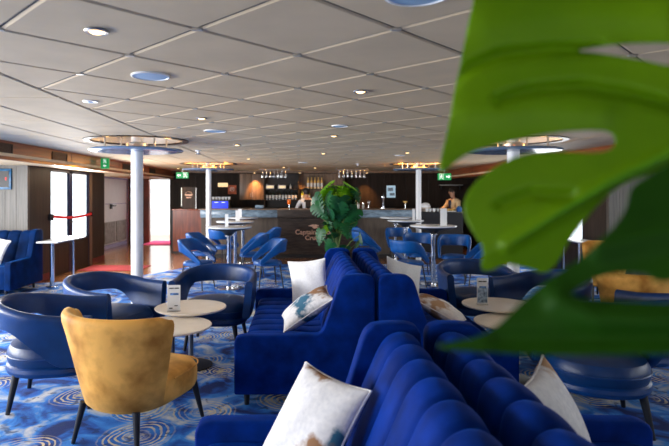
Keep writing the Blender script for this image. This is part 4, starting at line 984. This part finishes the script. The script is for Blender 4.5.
monstera('bushy potted monstera standing behind the far end of the sofas', (.49, 6.75, 0))

# big leaves close to the viewer: blades with folds, growing from a pot beside the near sofa
def blade(outline, holes, dep, folds, step=4):
    def P(x, y):
        d = dep(x, y)
        for (pts, amp, wd) in folds:
            best = 1e9
            for a, b in zip(pts, pts[1:]):
                ax, ay, bx, by = *a, *b; l2 = (bx - ax) ** 2 + (by - ay) ** 2; tt = max(0, min(1, ((x - ax) * (bx - ax) + (y - ay) * (by - ay)) / l2))
                best = min(best, math.hypot(x - ax - tt * (bx - ax), y - ay - tt * (by - ay)))
            d += amp * math.exp(-(best / wd) ** 2)
        s = 535 / d; return ((x - 299) / s, d, EYE - (y - 194) / s)
    def inside(pt, poly):
        c = False; x, y = pt
        for i in range(len(poly)):
            (x1, y1), (x2, y2) = poly[i], poly[i - 1]
            if (y1 > y) != (y2 > y) and x < (x2 - x1) * (y - y1) / (y2 - y1) + x1: c = not c
        return c
    def smooth(poly):
        out = []
        for i in range(len(poly)):
            p, q = poly[i], poly[(i + 1) % len(poly)]; out += [(p[0] * .75 + q[0] * .25, p[1] * .75 + q[1] * .25), (p[0] * .25 + q[0] * .75, p[1] * .25 + q[1] * .75)]
        return out
    polys = [smooth(p) for p in [outline] + holes]; vs, es = [], []
    for p in polys:
        k = len(vs); vs += [Vector(q) for q in p]; es += [(k + i, k + (i + 1) % len(p)) for i in range(len(p))]
    xs = [p[0] for p in outline]; ys = [p[1] for p in outline]; y = min(ys)
    while y < max(ys):
        x = min(xs)
        while x < max(xs):
            q = (x + (3 if int(y / step) % 2 else 0), y)
            if inside(q, polys[0]) and not any(inside(q, h) for h in polys[1:]): vs.append(Vector(q))
            x += step
        y += step
    ov, oe, of, *_ = geometry.delaunay_2d_cdt(vs, es, [], 0, 1e-4)
    b = bmn(); bv = [b.verts.new(P(v.x, v.y)) for v in ov]
    for f in of:
        c = (sum(ov[i].x for i in f) / len(f), sum(ov[i].y for i in f) / len(f))
        if inside(c, polys[0]) and not any(inside(c, h) for h in polys[1:]):
            b.faces.new([bv[i] for i in f])
    bmesh.ops.recalc_face_normals(b, faces=b.faces[:])
    return b, P
LP = thing('monstera_plant', 'huge out of focus monstera leaves hanging in from the edge close to the viewer', 'plant', (0, 0, 0))
out1 = [(482, -40), (474, 0), (463, 50), (455, 90), (448, 130), (441, 158), (439, 172), (446, 171), (461, 157), (480, 149), (500, 144), (525, 138), (545, 134), (570, 131), (595, 130), (611, 132), (616, 141), (612, 150), (598, 153), (568, 152), (540, 152), (518, 156), (496, 166), (476, 181), (464, 199),
        (464, 216), (474, 234), (484, 249), (480, 270), (490, 271), (506, 263), (526, 267), (546, 275), (558, 262), (566, 247), (573, 235), (586, 218), (600, 202), (612, 190), (630, 180), (652, 172), (690, 155), (760, 120), (790, 40), (780, -40)]
hole1 = [(572, 51), (600, 46), (640, 43), (700, 44), (730, 56), (700, 72), (669, 66), (630, 58), (600, 54)]
dep1 = lambda x, y: .68 - .00035 * (x - 440) + .00022 * abs((y - (236 - (x - 520) * .51)))
f1 = [([(452, 85), (470, 67), (500, 55), (550, 50), (600, 50)], .016, 5.5), ([(500, 100), (530, 91), (580, 87), (630, 95), (680, 108), (720, 130)], .016, 5.5), ([(508, 245), (560, 213), (610, 183), (669, 155), (740, 120)], -.010, 7),
      ([(500, 205), (530, 194), (575, 197)], .010, 5), ([(490, 20), (560, 8), (660, 10)], -.008, 22), ([(470, 110), (540, 105), (600, 110)], -.007, 18)]
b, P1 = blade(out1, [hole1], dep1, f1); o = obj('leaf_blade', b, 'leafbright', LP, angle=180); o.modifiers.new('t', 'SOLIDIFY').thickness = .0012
mb = bmn(); q = [(512, 243), (560, 213), (610, 183), (669, 155), (740, 120)]; tube(mb, [Vector(P1(*p)) + Vector((0, -.001, 0)) for p in q], [.0016, .0032, .0045, .0055, .0065], 8); obj('midrib', mb, 'leaflime', LP)
out2 = [(760, 120), (700, 145), (669, 164), (640, 180), (629, 190), (627, 206), (616, 226), (600, 241), (584, 256), (560, 272), (538, 288), (518, 305), (502, 322), (480, 337), (450, 342), (434, 346), (452, 351), (480, 352), (510, 354), (564, 356), (620, 355), (669, 355), (730, 350), (790, 300), (800, 200)]
hole2 = [(570, 293), (600, 276), (626, 273), (649, 274), (654, 283), (690, 280), (700, 294), (680, 304), (630, 302), (600, 300), (576, 298)]
dep2 = lambda x, y: .52 - .0003 * (x - 434) - .0003 * (y - 250)
f2 = [([(560, 300), (600, 318), (680, 322), (740, 300)], -.008, 14), ([(600, 245), (650, 235), (720, 220)], -.008, 14), ([(500, 340), (600, 338), (700, 335)], .006, 10)]
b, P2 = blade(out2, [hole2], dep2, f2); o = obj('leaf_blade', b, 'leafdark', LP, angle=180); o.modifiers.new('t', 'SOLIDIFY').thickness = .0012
mb = bmn(); a1 = Vector(P1(740, 120)); a2 = Vector(P2(790, 200))
tube(mb, [a1, a1 + Vector((.10, -.05, .02)), Vector((.80, .30, 1.50)), Vector((.95, .16, .9)), Vector((1.0, .1, .36))], [.006, .008, .010, .012, .014], 8)
tube(mb, [a2, a2 + Vector((.08, -.04, .0)), Vector((.84, .26, 1.25)), Vector((1.0, .14, .8)), Vector((1.04, .08, .36))], [.006, .008, .010, .012, .014], 8); obj('petioles', mb, 'stem', LP)
mb = bmn(); lathe(mb, [(0, 0), (.15, 0), (.20, .38), (.205, .42), (.185, .42), (.18, .36), (0, .355)], 32, Matrix.Translation((1.02, .1, 0))); obj('pot', mb, 'terra', LP)
mb = bmn(); lathe(mb, [(0, .37), (.18, .37), (.18, .355)], 24, Matrix.Translation((1.02, .1, 0))); obj('soil', mb, 'soil', LP)
